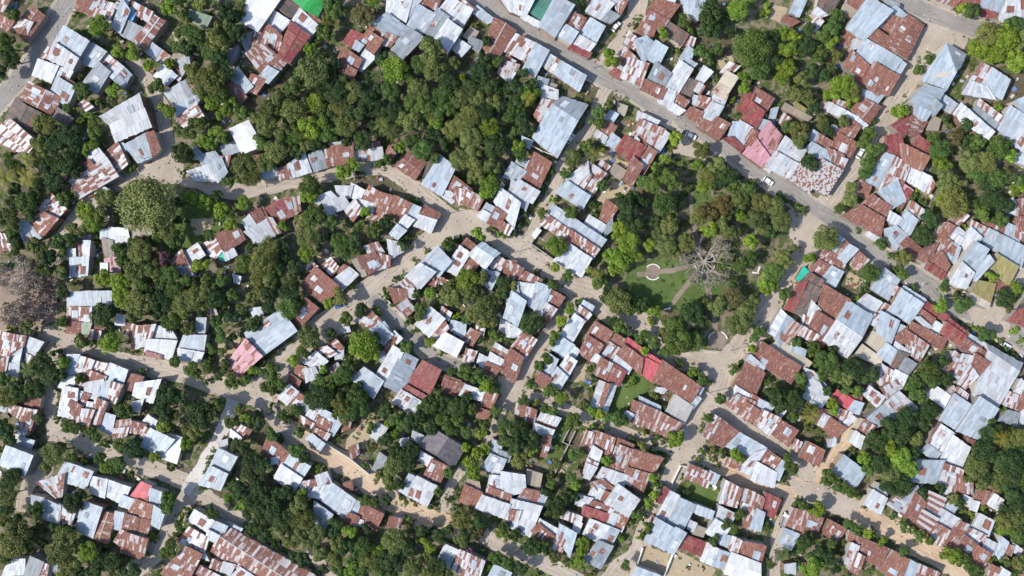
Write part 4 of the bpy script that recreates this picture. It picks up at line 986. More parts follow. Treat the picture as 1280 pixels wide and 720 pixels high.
# ------------------------------------------------------------------ labels: blocks of the village that one can find
AREAS = {
 'beyond the upper asphalt road corner': [(15, 20), (5, 75)],
 'left of the upper side lane': [(60, 80), (110, 60), (50, 140), (80, 110), (40, 180), (40, 230), (100, 180), (130, 30), (150, 150), (110, 130)],
 'near the dull green roof': [(240, 20), (195, 40), (195, 95), (230, 130), (270, 70), (225, 70)],
 'near the giant plain white roof': [(330, 20), (345, 70), (300, 95)],
 'beside the bright green roof': [(390, 20), (400, 55), (450, 60)],
 'in the big upper wood': [(420, 115), (480, 115), (540, 115), (600, 120), (600, 195), (520, 160), (400, 150), (350, 150), (440, 165), (560, 90), (630, 150)],
 'in the topmost silver roof row': [(490, 25), (560, 30), (620, 50), (470, 60), (650, 5)],
 'above the paved road bend': [(690, 20), (740, 25)],
 'under the paved road top stretch': [(660, 70), (710, 85)],
 'between top side lane and pink roof': [(815, 35), (860, 70), (900, 110), (825, 95), (880, 25), (870, 125)],
 'near the pink roof': [(950, 165), (920, 150)],
 'in the upper garden wood': [(960, 50), (1000, 60), (935, 60), (1000, 110), (1030, 40)],
 'near the patchwork brown roof': [(1015, 215), (985, 190), (1030, 190), (1000, 160)],
 'inside the upper dirt lane bend': [(1080, 40), (1110, 70), (1075, 140), (1060, 100), (1070, 175)],
 'across the topmost paved road': [(1250, 8), (1215, 10)],
 'at the topmost crossroads': [(1190, 90), (1240, 110), (1160, 105), (1250, 60), (1200, 130)],
 'near the tiled red roof': [(1150, 180), (1130, 220), (1115, 245), (1140, 270), (1090, 240)],
 'in the far eastern garden wood': [(1200, 190), (1240, 190), (1190, 235), (1250, 150), (1250, 230)],
 'in the block off eastern road': [(1190, 310), (1160, 300), (1230, 320), (1265, 290), (1240, 345)],
 'near the square white roof': [(270, 205), (305, 165), (250, 170), (300, 215)],
 'on the curving lane wood edge': [(370, 200), (450, 195), (410, 210)],
 'beside the big hipped hall': [(690, 150), (670, 190), (650, 130)],
 'in the block below big wood': [(520, 215), (560, 225), (590, 240), (640, 240), (620, 265), (650, 215)],
 'between hipped hall and park': [(750, 180), (800, 165), (725, 240), (700, 285), (740, 275), (770, 215)],
 'in the round park': [(820, 250), (870, 300), (900, 250), (830, 330), (880, 370), (920, 340), (955, 280), (860, 410), (785, 290), (795, 350), (930, 390), (820, 215), (900, 220), (970, 320)],
 'near the khaki round tree': [(180, 255), (230, 260), (250, 290), (130, 300), (100, 330), (100, 270)],
 'beside the big bare trees': [(30, 360), (70, 370), (110, 395)],
 'under the curving lane middle': [(240, 330), (280, 310), (330, 290), (370, 265), (420, 270), (340, 340), (400, 310)],
 'near the silver and pink hall': [(190, 360), (250, 380), (300, 400), (335, 415), (200, 430), (270, 440), (380, 385), (330, 370)],
 'above the main dirt road': [(470, 260), (515, 265), (420, 240), (455, 290), (440, 330), (405, 355), (500, 300)],
 'right of the curved paved lane': [(530, 350), (560, 325), (605, 330), (640, 365), (600, 395), (560, 390), (620, 420), (665, 390), (510, 370), (660, 420), (600, 440)],
 'between curved lane and dirt road': [(395, 450), (420, 430), (460, 420), (420, 490), (380, 505), (480, 450), (510, 470), (470, 500)],
 'near the charcoal gabled roof': [(560, 570), (490, 560), (520, 600), (540, 520), (600, 500), (590, 540)],
 'near the bright red roof': [(720, 430), (700, 460), (745, 405), (790, 435), (830, 480), (760, 470), (800, 505), (850, 500)],
 'beside the narrow garden strip': [(655, 540), (690, 540), (680, 580), (720, 560)],
 'in the lower middle rust block': [(760, 560), (790, 590), (760, 620), (740, 670), (810, 580), (800, 620)],
 'near the largest silver roof': [(620, 620), (650, 650), (690, 660), (600, 600), (700, 690)],
 'near the speckled white gable': [(1000, 360), (1040, 400), (950, 470), (1000, 450), (1020, 335), (1060, 470), (975, 410)],
 'along the lower paved road': [(1090, 370), (1120, 350), (1150, 420), (1200, 430), (1250, 470), (1205, 475), (1160, 395), (1250, 420), (1130, 440)],
 'near the cream flat rooftop': [(1180, 500), (1210, 540), (1185, 570), (1240, 505), (1140, 490)],
 'in the lower eastern garden belt': [(1110, 560), (1100, 590), (1140, 570), (1240, 570), (1260, 640), (1220, 600), (1230, 640)],
 'near the pink and blue house': [(1010, 515), (985, 500), (1030, 545), (1060, 515), (1090, 510)],
 'on the wedge between dirt lanes': [(920, 560), (900, 540), (950, 575), (940, 515), (985, 540)],
 'near the small square lawn': [(860, 640), (830, 660), (905, 640), (935, 630), (890, 690), (870, 610), (940, 680)],
 'beside the parked truck': [(1010, 660), (1060, 675), (1000, 700), (1100, 695)],
 'near the striped rust roof': [(1160, 645), (1200, 650), (1225, 680), (1170, 690), (1140, 620), (1260, 690)],
 'west of the lower junction': [(20, 450), (40, 470), (30, 520), (15, 580), (30, 550)],
 'above the lower western road': [(110, 490), (145, 500), (100, 525), (180, 545), (205, 560), (170, 505), (150, 545), (220, 515)],
 'below the lower western road': [(110, 600), (80, 610), (120, 640), (150, 650), (180, 640), (60, 650), (170, 615)],
 'in the lower western wood': [(20, 650), (30, 700), (90, 690), (140, 700), (60, 680)],
 'near the long striped roof': [(260, 680), (245, 650), (300, 680), (360, 700), (225, 710), (280, 660)],
 'beside the pale concrete lane': [(275, 580), (300, 545), (265, 520), (240, 545)],
 'in the lower wood belt': [(335, 580), (320, 550), (360, 600), (400, 620), (440, 640), (350, 650), (400, 660), (460, 680), (340, 620)],
 'beside the sandy walled yard': [(400, 535), (430, 560), (450, 530), (410, 560)],
 'in the bottom tree clump': [(560, 700), (600, 670), (500, 680), (580, 690), (540, 670)],
}
A_N = [(n, p) for n, ps in AREAS.items() for p in ps]
A_P = np.array([p for _, p in A_N], float)
def area(px, py): return A_N[int(np.argmin(np.hypot(A_P[:, 0] - px, A_P[:, 1] - py)))][0]
ORD = ['first', 'second', 'third', 'fourth', 'fifth', 'sixth', 'seventh', 'eighth', 'ninth', 'tenth']
USED = set()
def settle(items):
    """items: [object, look, px, py, side] -> one label each, told apart by look, then neighbour, then order in its block"""
    by = {}
    for it in items: by.setdefault((it[1], area(it[2], it[3])), []).append(it)
    for (look, ar), g in by.items():
        if len(g) == 1: lab = [f'{look} {ar}']; order = g
        else:
            sub = {}
            for it in g: sub.setdefault(it[4], []).append(it)
            lab, order = [], []
            for sd, gg in sub.items():
                xs = [it[2] for it in gg]; ys = [it[3] for it in gg]
                horiz = (max(xs) - min(xs)) >= (max(ys) - min(ys))
                gg.sort(key=lambda it: it[2] if horiz else it[3])
                for i, it in enumerate(gg):
                    s = f'{look} {sd} {ar}' if sd else f'{look} {ar}'
                    if len(gg) > 1:
                        a, b = ('leftmost', 'rightmost') if horiz else ('uppermost', 'lowest')
                        o_ = a if i == 0 else b if i == len(gg) - 1 else (f'{ORD[min(i, 9)]} from left' if horiz else f'{ORD[min(i, 9)]} from top')
                        s += ', ' + o_
                    lab.append(s); order.append(it)
        for it, s in zip(order, lab):
            s = ' '.join(s.split())
            if len(s.replace(',', '').split()) > 16: print('LONG', s)
            if s.lower() in USED: print('DUP', s)
            it[0]['label'] = s
            USED.add(s.lower())

# ------------------------------------------------------------------ houses and sheds
#         name            base tint               rust  tone
ROOF = {'W': ('white', (0.45, 0.475, 0.505), 0.15, 0.3), 'B': ('silver', (0.325, 0.378, 0.430), 0.08, 0.3), 'G': ('grey', (0.215, 0.245, 0.272), 0.10, 0.3),  # grey also stands for a few silver sections, their shade put into the tint
 'm': ('rust-spotted', (0.46, 0.465, 0.485), 0.46, 0.5), 'M': ('rust-streaked', (0.42, 0.415, 0.43), 0.65, 0.4), 'R': ('rusty', (0.36, 0.32, 0.315), 0.82, 0.25),
 'O': ('orange-rust', (0.40, 0.35, 0.32), 0.78, 0.9), 'r': ('dark red', (0.20, 0.048, 0.048), 0.32, 0.0), 'p': ('rose-red', (0.43, 0.080, 0.100), 0.18, 0.3), 'c': ('weathered concrete', (0.36, 0.355, 0.335), 0.1, 0.4), 'P': ('pink', (0.42, 0.215, 0.255), 0.36, 0.3),  # one dark red roof is rusty sheet with its shade put into the tint
 'D': ('dark brown', (0.105, 0.088, 0.080), 0.30, 0.0), 'K': ('charcoal', (0.115, 0.105, 0.118), 0.10, 0.0), 'T': ('tan', (0.31, 0.265, 0.21), 0.2, 0.5), 'C': ('cream', (0.46, 0.415, 0.325), 0.18, 0.6),
 'V': ('bright white', (0.57, 0.57, 0.565), 0.03, 0.3), 'N': ('dull green', (0.19, 0.27, 0.19), 0.1, 0.3), 'l': ('light green', (0.05, 0.36, 0.11), 0, 0.3), 'n': ('bright green', (0.020, 0.27, 0.055), 0, 0.3),
 'q': ('sea-green', (0.055, 0.17, 0.14), 0.05, 0.3), 'U': ('sky-blue', (0.15, 0.40, 0.66), 0.05, 0.3), 'e': ('teal', (0.03, 0.48, 0.36), 0, 0.3), 'Y': ('mossy yellow', (0.23, 0.208, 0.088), 0.26, 0.8),
 'X': ('patchwork', (0.44, 0.43, 0.44), 0.52, 0.1), 'Z': ('striped', (0.45, 0.43, 0.43), 0.5, 0.2)}
FLATS = 'VCTneqlUc'
def qarea(q): return abs(sum(q[i][0] * q[(i + 1) % 4][1] - q[(i + 1) % 4][0] * q[i][1] for i in range(4))) / 2

def roof_section(code, q, zr, ze, parent, origin, rr, name='roof'):
    nm, tint, rust, tone = ROOF[code]
    P = [at(q[0][0], q[0][1], zr), at(q[1][0], q[1][1], zr), at(q[2][0], q[2][1], ze), at(q[3][0], q[3][1], ze)]
    A, B, C, D = P
    lu = ((B - A).length + (C - D).length) / 2; lv = ((D - A).length + (C - B).length) / 2
    flatroof = code in FLATS
    su = 0.85 if code != 'X' else 0.55
    n = max(1, round(lu / (su if not flatroof else 2.4)))
    m = max(1, round(lv / (2.9 if not flatroof else 5)))
    if code == 'X': m = max(1, round(lv / 0.6))
    if code == 'Z': m, n = max(3, round(lv / 1.1)), max(2, round(lu / 3))
    n = min(n, 40); m = min(m, 40)
    up = Vector((0, 0, 1)); V, F, UV, SH = [], [], [], []
    th = 0.035 if not flatroof else 0.10
    rag = 0.0 if flatroof else 0.16
    ou, ov = rr.uniform(0, 500), rr.uniform(0, 500)
    pt = lambda u, v: A.lerp(B, u).lerp(D.lerp(C, u), v)
    for j in range(m):
        for i in range(n):
            u0, u1 = i / n, (i + 1) / n
            e0 = rr.uniform(-rag, rag) * 0.5; v0 = j / m; v1 = (j + 1) / m
            if j == m - 1: v1 += rr.uniform(-rag, rag * 1.1) / max(lv, 1) * (2.0 if rr.random() < 0.15 else 1.0)
            else: v1 += 0.10 / max(lv, 1)
            if j == 0: v0 += rr.uniform(-rag, rag) * 0.5 / max(lv, 1)
            du = rr.uniform(-0.03, 0.03) / max(lu, 1) if not flatroof else 0
            zz = rr.uniform(0, 0.035) if not flatroof else 0
            tl = rr.uniform(-0.02, 0.03) if not flatroof else 0
            lift = 0.02 * (m - j)
            b = len(V)
            c4 = [pt(u0 + du, v0) + up * (lift + zz), pt(u1 + du, v0) + up * (lift + zz + tl), pt(u1 + du, v1) + up * (lift + zz + tl + 0.02), pt(u0 + du, v1) + up * (lift + zz + 0.02)]
            if (c4[1] - c4[0]).cross(c4[2] - c4[0]).z < 0: rev = True
            else: rev = False
            V += [p - origin - up * th for p in c4] + [p - origin for p in c4]
            uvq = [(u0 * lu + ou, v0 * lv + ov), (u1 * lu + ou, v0 * lv + ov), (u1 * lu + ou, v1 * lv + ov), (u0 * lu + ou, v1 * lv + ov)]
            s = rr.random()
            if code == 'X': s = 1.6 if rr.random() < 0.42 else 0.0
            if code == 'Z': s = 1.9 if j % 2 else -0.4
            for f in BOX:
                g = f[::-1] if rev else f
                F.append(tuple(b + k for k in g)); UV += [uvq[k % 4] for k in g]; SH.append(s)
    o = link(name, new_mesh(name, V, F, MAT_ROOF, uvs=UV, fattr={'sheet': SH}), parent)
    k = rr.uniform(0.86, 1.10)
    o['tint'] = [min(0.85, c * k) for c in tint]
    o['rust'] = rust + (rr.uniform(-0.07, 0.07) if rust > 0.05 else 0)
    o['rust_tone'] = min(1.0, max(0.0, tone + rr.uniform(-0.3, 0.35)))
    return o

def grow_quad(q, e, ridge_too):
    q = [np.array(p, float) for p in q]; un = lambda v: v / (np.linalg.norm(v) + 1e-9)
    u = un(q[1] - q[0] + q[2] - q[3]); va, vb = un(q[3] - q[0]), un(q[2] - q[1])
    q[0] = q[0] - u * e - (va * e if ridge_too else 0); q[1] = q[1] + u * e - (vb * e if ridge_too else 0)
    q[2] = q[2] + u * e + vb * e; q[3] = q[3] - u * e + va * e
    return [tuple(p) for p in q]
order = sorted(range(len(houses)), key=lambda i: -sum(qarea(q) for _, q in houses[i][1]))
rank = {i: k for k, i in enumerate(order)}
h_items = []; HC = []
for hi, (tall, secs) in enumerate(houses):
    rr = random.Random(hi * 17 + 5)
    ar = sum(qarea(q) for _, q in secs)
    is_house = rank[hi] < 298
    cx = sum(p[0] for _, q in secs for p in q) / (4 * len(secs)); cy = sum(p[1] for _, q in secs for p in q) / (4 * len(secs))
    base = (rr.uniform(2.5, 3.3) if is_house else rr.uniform(2.0, 2.6)) + (1.5 if tall else 0)
    org = at(cx, cy, 0)
    root = empty('house' if is_house else 'shed', org)
    WV, WF = [], []; SZ = []
    prev = None; lift = 0.0
    isp = [False] * len(secs)
    same = lambda q, p: min(max(math.dist(q[0], p[0]), math.dist(q[1], p[1])), max(math.dist(q[0], p[1]), math.dist(q[1], p[0]))) < 3
    for si in range(1, len(secs)):
        if same(secs[si][1], secs[si - 1][1]): isp[si] = isp[si - 1] = True
    for si, (code, q) in enumerate(secs):
        q0 = q; q = grow_quad(q, 1.7, not isp[si])
        lv = (math.dist(q[0], q[3]) + math.dist(q[1], q[2])) / 2 * S
        rise = min(1.5, max(0.25, lv * 0.17))
        if code in FLATS: rise = 0.12
        pair = prev is not None and same(q0, prev)
        if pair: zr = pzr
        else:
            lift += 0.16 if si else 0
            zr = base + rise + lift + (rr.uniform(-0.45, 0.3) if si and not tall else 0)
        ze = zr - rise
        SZ.append((zr, ze))
        o = roof_section(code, q, zr, ze, root, org, rr)
        if len({c for c, _ in secs}) > 1: o['label'] = ROOF[code][0] + ' roof section'
        if pair:
            a, b = at(*q[0], zr + 0.13) - org, at(*q[1], zr + 0.13) - org
            d = (b - a).normalized(); nn = Vector((-d.y, d.x, 0)) * 0.22; dz = Vector((0, 0, 0.07))
            V = [a - nn - dz, a, a + nn - dz, b - nn - dz, b, b + nn - dz]
            V += [v - Vector((0, 0, 0.03)) for v in V]
            F = [(0, 1, 4, 3), (1, 2, 5, 4), (6, 9, 10, 7), (7, 10, 11, 8), (0, 3, 9, 6), (2, 8, 11, 5), (0, 6, 7, 1), (1, 7, 8, 2), (3, 4, 10, 9), (4, 5, 11, 10)]
            rc = link('ridge_cap', new_mesh('ridge_cap', V, F, MAT_ROOF, uvs=[(0.3 * k, 0.2) for k in range(sum(len(f) for f in F))], fattr={'sheet': [rr.random() * 0.7] * len(F)}), root)
            rc['tint'] = [min(0.85, c * 1.12) for c in ROOF[code][1]]; rc['rust'] = ROOF[code][2] * 0.75; rc['rust_tone'] = 0.6
        prev, pzr = q0, zr
        # walls under this section, set in from the eaves
        P = [at(*q[0], zr), at(*q[1], zr), at(*q[2], ze), at(*q[3], ze)]; c = sum(P, Vector()) / 4
        b = len(WV); ins = []
        for p in P:
            d = c - p; d.z = 0; L = d.length; s = min(0.35, 0.3 * L); ins.append(p + d * (s / max(L, 1e-3)))
        ar2 = sum(ins[i].x * ins[(i + 1) % 4].y - ins[(i + 1) % 4].x * ins[i].y for i in range(4))
        if ar2 < 0: ins = ins[::-1]
        WV += [Vector((p.x, p.y, -0.05)) - Vector((org.x, org.y, 0)) for p in ins] + [Vector((p.x - org.x, p.y - org.y, p.z - 0.16)) for p in ins]
        WF += [tuple(b + i for i in f) for f in BOX]
    obj('wall', WV, WF, rr.choice(MAT_WALLS), root)
    if ar > 300:
        for si, (code, q) in enumerate(secs):
            if code not in 'WBGmMRrO' or qarea(q) < 260: continue
            for _ in range(rr.choice((0, 1, 1, 2))):
                lu_, lv_ = math.dist(q[0], q[1]) * S, math.dist(q[0], q[3]) * S
                if min(lu_, lv_) < 3.2: continue
                du, dv = min(0.5, rr.uniform(0.9, 2.8) / lu_), min(0.6, rr.uniform(1.6, 3.4) / lv_)
                u0, v0 = rr.uniform(0.04, 0.96 - du), rr.uniform(0.04, 0.96 - dv)
                bl = lambda u, v: tuple(np.array(q[0]) * (1 - u) * (1 - v) + np.array(q[1]) * u * (1 - v) + np.array(q[2]) * u * v + np.array(q[3]) * (1 - u) * v)
                zr_, ze_ = SZ[si]; zz = lambda v: zr_ + (ze_ - zr_) * v + 0.16
                pc = rr.choice({'R': 'WmB', 'M': 'WRB', 'W': 'RMB', 'B': 'WMG', 'm': 'RBW', 'G': 'WBM', 'r': 'RW', 'O': 'WM'}[code])
                roof_section(pc, [bl(u0, v0), bl(u0 + du, v0), bl(u0 + du, v0 + dv), bl(u0, v0 + dv)], zz(v0), zz(v0 + dv), root, org, rr, 'roof_patch')['label'] = ROOF[pc][0] + ' patch sheet'
    # words
    names = []
    for c_, q in sorted(secs, key=lambda s: -qarea(s[1])):
        if ROOF[c_][0] not in names: names.append(ROOF[c_][0])
    if len(names) > 3: names = names[:3]
    txt = names[0] if len(names) == 1 else ' and '.join(names) if len(names) == 2 else f'{names[0]}, {names[1]} and {names[2]}'
    sz = 'large ' if ar > 1500 else 'small ' if (is_house and ar < 420) or (not is_house and ar < 110) else ''
    kind = 'house' if is_house else 'shed'
    gb = 'gabled ' if len(secs) == 2 and len(names) == 1 else ''
    look = f'{sz}{"tall " if tall else ""}{gb}{kind} with {txt} roof'
    tag(root, cat=kind, group='tin roofed houses of the village' if is_house else 'small sheds and lean-tos')
    h_items.append([root, look, cx, cy, '']); HC.append((cx, cy, names[0], kind))
settle(h_items)

# ------------------------------------------------------------------ plants
def leaf_cloud(seed, n, lobes, leaf, flat_=0.72, gap=0.0):
    """a crown of unit radius: lumpy lobes clad with many small leaf sprays; returns verts (n*4,3) and a tone per spray"""
    g = np.random.default_rng(seed)
    L = []
    for i in range(lobes):
        t = g.uniform(0, 2 * np.pi); rr_ = np.sqrt(g.uniform(0.0, 1.0)) * 0.72
        zz = np.sqrt(max(0, 1 - (rr_ / 0.95) ** 2)) * flat_ * g.uniform(0.55, 1.0)
        L.append((rr_ * np.cos(t), rr_ * np.sin(t), zz, g.uniform(0.24, 0.40), g.uniform(0.0, 1.0)))
    L = np.array(L)
    # the branchy outline: push some lobes out
    k = g.integers(0, lobes, n); d = g.normal(size=(n, 3)); d /= np.linalg.norm(d, axis=1)[:, None]
    d[:, 2] = np.where(g.random(n) < 0.75, np.abs(d[:, 2]), d[:, 2])
    rad = L[k, 3] * (0.55 + 0.5 * g.random(n) ** 0.5)
    c = L[k, :3] + d * rad[:, None] * np.array([1, 1, 0.85])
    nrm = d + g.normal(size=(n, 3)) * 0.38 + np.array([0, 0, 0.35]); nrm /= np.linalg.norm(nrm, axis=1)[:, None]
    a = np.cross(nrm, g.normal(size=(n, 3))); a /= np.linalg.norm(a, axis=1)[:, None] + 1e-9
    b = np.cross(nrm, a); s = leaf * (0.6 + 0.8 * g.random(n))[:, None]
    asp = (0.5 + 0.5 * g.random(n))[:, None]
    bend = nrm * s * 0.35
    V = np.stack([c - a * s - bend, c - b * s * asp, c + a * s - bend, c + b * s * asp], 1).reshape(-1, 3)
    tone = np.clip(0.30 * L[k, 4] + 0.70 * g.random(n), 0, 1)
    return V.astype('f'), tone.astype('f')
def cloud_mesh(name, V, tone, mat, tint=None):
    n = len(V) // 4
    me = bpy.data.meshes.new(name)
    me.vertices.add(4 * n); me.vertices.foreach_set('co', V.ravel())
    me.loops.add(4 * n); me.loops.foreach_set('vertex_index', np.arange(4 * n, dtype='i'))
    me.polygons.add(n); me.polygons.foreach_set('loop_start', np.arange(0, 4 * n, 4, dtype='i'))
    me.update(calc_edges=True)
    a = me.attributes.new('lv', 'FLOAT', 'FACE'); a.data.foreach_set('value', tone)
    if tint is not None:
        a = me.attributes.new('tint', 'FLOAT_COLOR', 'FACE'); a.data.foreach_set('color', np.concatenate([tint, np.ones((n, 1))], 1).astype('f').ravel())
    me.materials.append(mat); return me
PROTO = {'S': [leaf_cloud(100 + i, 420, 7, 0.15) for i in range(5)], 'M': [leaf_cloud(200 + i, 1800, (9, 12, 16, 22, 14, 10, 18)[i], (0.095, 0.085, 0.08, 0.072, 0.085, 0.1, 0.078)[i], (0.72, 0.8, 0.6, 0.7, 0.55, 0.75, 0.65)[i]) for i in range(7)], 'L': [leaf_cloud(300 + i, 4200, (16, 24, 34, 44, 20, 28, 38)[i], (0.062, 0.056, 0.052, 0.048, 0.06, 0.054, 0.05)[i], (0.7, 0.62, 0.75, 0.58, 0.78, 0.66, 0.6)[i]) for i in range(7)], 'H': [leaf_cloud(400 + i, 9500, 64, 0.036, 0.66) for i in range(3)]}
PM = {k: [cloud_mesh('crown', V, t, MAT_LEAF) for V, t in v] for k, v in PROTO.items()}
def trunk_mesh(seed, mat, wood=0.06, reach=0.62):
    """a tapered trunk that forks into limbs, unit crown radius, base at z = -1"""
    g = random.Random(seed); V, F = [], []
    tube(V, F, (0, 0, -1.0), (0.03, 0.02, -0.25), wood * 1.25, wood * 0.85, 7)
    for i in range(6):
        t = 2 * math.pi * i / 6 + g.uniform(-0.4, 0.4); l = reach * g.uniform(0.7, 1.1)
        p1 = (0.03 + math.cos(t) * l * 0.5, 0.02 + math.sin(t) * l * 0.5, 0.05 + g.uniform(0, 0.1)); p2 = (math.cos(t) * l, math.sin(t) * l, 0.30 + g.uniform(0, 0.15))
        tube(V, F, (0.03, 0.02, -0.28), p1, wood * 0.7, wood * 0.4, 5); tube(V, F, p1, p2, wood * 0.42, wood * 0.12, 5)
    return new_mesh('trunk', V, F, mat)
TM = [trunk_mesh(i, MAT_BARK) for i in range(4)]
TINT = {'d': (0.043, 0.076, 0.025), 'g': (0.078, 0.126, 0.031), 'o': (0.124, 0.145, 0.044), 'y': (0.150, 0.225, 0.030), 'a': (0.125, 0.105, 0.040), 'k': (0.185, 0.190, 0.058), 'u': (0.125, 0.06, 0.095), 's': (0.105, 0.145, 0.040), 'p': (0.085, 0.110, 0.030), 'b': (0.30, 0.245, 0.21), 'f': (0.21, 0.21, 0.15)}
TWORD = {'d': 'dark-green', 'g': 'mid-green', 'o': 'olive', 'y': 'yellow-green', 'a': 'olive-brown', 'k': 'khaki', 'u': 'purple flowering', 's': 'green'}
def jit(c, rr, a=0.22):
    k = rr.uniform(1 - a, 1 + a); h = rr.uniform(-0.10, 0.10)
    return [max(0.004, c[0] * k * (1 + h)), max(0.004, c[1] * k), max(0.003, c[2] * k * (1 - h))]
HCA = np.array([(h[0], h[1]) for h in HC])
def beside(px, py):
    i = int(np.argmin(np.hypot(HCA[:, 0] - px, HCA[:, 1] - py))); dx, dy = px - HCA[i, 0], py - HCA[i, 1]
    d = ('right of' if dx > 0 else 'left of') if abs(dx) > abs(dy) else ('below' if dy > 0 else 'above')
    if math.hypot(dx, dy) > 55: return ''
    return f'{d} {HC[i][2]} roofed {HC[i][3]}'

def frond_palm(px, py, r, rr):
    rm = r * S * 1.05; h = rm * 1.1 + 4.0
    p = at(px, py, h)
    root = empty('palm_tree', (p.x, p.y, 0))
    V, F = [], []
    for i in range(5): tube(V, F, (0.25 * math.sin(i * 0.5), 0.1 * i, h * i / 5), (0.25 * math.sin(i * 0.5 + 0.5), 0.1 * (i + 1), h * (i + 1) / 5), 0.22 - 0.02 * i, 0.20 - 0.02 * i, 7)
    obj('trunk', V, F, MAT_BARK, root)
    top = Vector((0.25 * math.sin(2.5), 0.5, h)); V, F, T = [], [], []
    for k in range(17):
        t = 2.39996 * k + rr.uniform(-0.2, 0.2); L = rm * rr.uniform(0.8, 1.05); el = rr.uniform(0.05, 0.9)
        dirv = Vector((math.cos(t), math.sin(t), 0)); side = Vector((-math.sin(t), math.cos(t), 0)); tone = rr.uniform(0.2, 1.0)
        pts = []
        for s in range(9):
            u = s / 8; pts.append(top + dirv * (L * u * math.cos(el * (1 - u))) + Vector((0, 0, L * (math.sin(el) * u - 0.95 * u * u * (0.5 + 0.5 * (1 - el))))))
        for s in range(8):
            a, b = pts[s], pts[s + 1]; wd = rm * 0.20 * math.sin(math.pi * (0.12 + 0.85 * (s + 0.5) / 8))
            for sg in (-1, 1):
                for hf in (0.0, 0.5):
                    o = a.lerp(b, hf); o2 = a.lerp(b, hf + 0.36); tip = o2 + side * (sg * wd) + dirv * (wd * 0.45) + Vector((0, 0, -wd * 0.35)); i0 = len(V)
                    V += [tuple(o), tuple(o2), tuple(tip)]; F.append((i0, i0 + 1, i0 + 2)); T.append(min(1, max(0, tone + rr.uniform(-0.15, 0.15))))
    o = obj('crown', V, F, MAT_LEAF, root, fattr={'lv': T}); o['tint'] = jit(TINT['p'] if rr.random() < 0.6 else (0.17, 0.17, 0.03), rr, 0.2)
    return root

def bare_tree(px, py, r, rr, tint, leafy):
    rm = r * S; h = rm * 0.9 + 2.5; p = at(px, py, h * 0.6)
    root = empty('bare_tree', (p.x, p.y, 0)); V, F = [], []
    tips = []
    def grow(a, d, l, rad, depth):
        b = a + d * l; tube(V, F, a, b, rad, rad * 0.62, 6 if depth < 2 else 4); tips.append(b)
        if depth >= 6: return
        for k in range(3 if depth < (3 if leafy > 2 else 2) else 2):
            ax = Vector((rr.gauss(0, 1), rr.gauss(0, 1), rr.gauss(0, 0.5))); nd = (d + ax * 0.42).normalized(); nd.z = max(nd.z, -0.1 if depth > 2 else 0.12)
            grow(b, nd.normalized(), l * rr.uniform(0.68, 0.88), rad * 0.64, depth + 1)
    tube(V, F, (0, 0, 0), (0, 0, h * 0.28), rm * 0.075, rm * 0.06, 8)
    for k in range(7 if leafy > 2 else 13):
        t = 2 * math.pi * k / (7 if leafy > 2 else 13) + rr.uniform(-0.3, 0.3); grow(Vector((0, 0, h * 0.26)), Vector((math.cos(t), math.sin(t), rr.uniform(0.35, 0.9) if leafy > 2 else rr.uniform(0.15, 0.5))).normalized(), rm * (0.27 if leafy > 2 else 0.31), rm * (0.032 if leafy > 2 else 0.019), 1)
    m = MAT_ASH
    obj('trunk', V, F, m, root)
    # the few dry sprays left on the twigs
    g = np.random.default_rng(rr.randrange(10 ** 6)); tp = np.array([tuple(t) for t in tips]); n = int(len(tp) * leafy * (1.3 if leafy > 2 else 3))
    c = tp[g.integers(0, len(tp), n)] + g.normal(size=(n, 3)) * 0.35
    a = g.normal(size=(n, 3)); a /= np.linalg.norm(a, axis=1)[:, None]; b = np.cross(a, g.normal(size=(n, 3))); b /= np.linalg.norm(b, axis=1)[:, None]
    s = (0.12 + 0.20 * g.random(n))[:, None]
    Vq = np.stack([c - a * s, c - b * s, c + a * s, c + b * s], 1).reshape(-1, 3).astype('f')
    o = link('crown', cloud_mesh('crown', Vq, g.random(n).astype('f'), MAT_LEAF), root); o['tint'] = list(tint)
    return root

trees = sorted([p for p in plants if p[0] not in 'pbfs' and (p[3] * S > 2.0 or p[0] == 'u')], key=lambda p: -p[3])
shrubs = sorted([p for p in plants if p[0] not in 'pbfsu' and p[3] * S <= 2.0] + [p for p in plants if p[0] == 's'], key=lambda p: -p[3])
t_items, rest = [], []
def shape(k, px, py, r, rr, shrub):
    rm = r * S * (0.99 if r < 9 else 1.03)
    if shrub: h = rm * 1.25; cz = h * 0.40; zs = rm * 0.95
    else: h = 2.2 + rm * 1.25; zs = rm * rr.uniform(0.85, 1.15); cz = max(h - zs * 0.75, rm * 0.5)
    p = at(px, py, cz + zs * 0.35)
    cls = 'S' if rm < 2.2 else 'M' if rm < 3.9 else 'L' if rm < 7 else 'H'
    return rm, zs, cz, p, cls
for i, (k, px, py, r) in enumerate(trees[:300]):
    rr = random.Random(int(px * 31 + py * 77)); rm, zs, cz, p, cls = shape(k, px, py, r, rr, False)
    root = empty('tree', (p.x, p.y, 0))
    c = link('crown', rr.choice(PM[cls]), root); c.location = (0, 0, cz); c.scale = (rm * rr.uniform(0.92, 1.08), rm * rr.uniform(0.92, 1.08), zs); c.rotation_euler.z = rr.uniform(0, 6.28)
    c['tint'] = jit(TINT[k], rr)
    t = link('trunk', rr.choice(TM), root); t.location = (0, 0, cz); t.scale = (rm * 0.9, rm * 0.9, cz); t.rotation_euler.z = rr.uniform(0, 6.28)
    sz = 'huge ' if r > 19 else 'large ' if r > 14.5 else ''
    tag(root, cat='tree', group='broad-leaved trees among the houses')
    t_items.append([root, f'{sz}{TWORD[k]} tree', px, py, beside(px, py)])
for t in trees[300:]: rest.append((t, False))
s_items = []
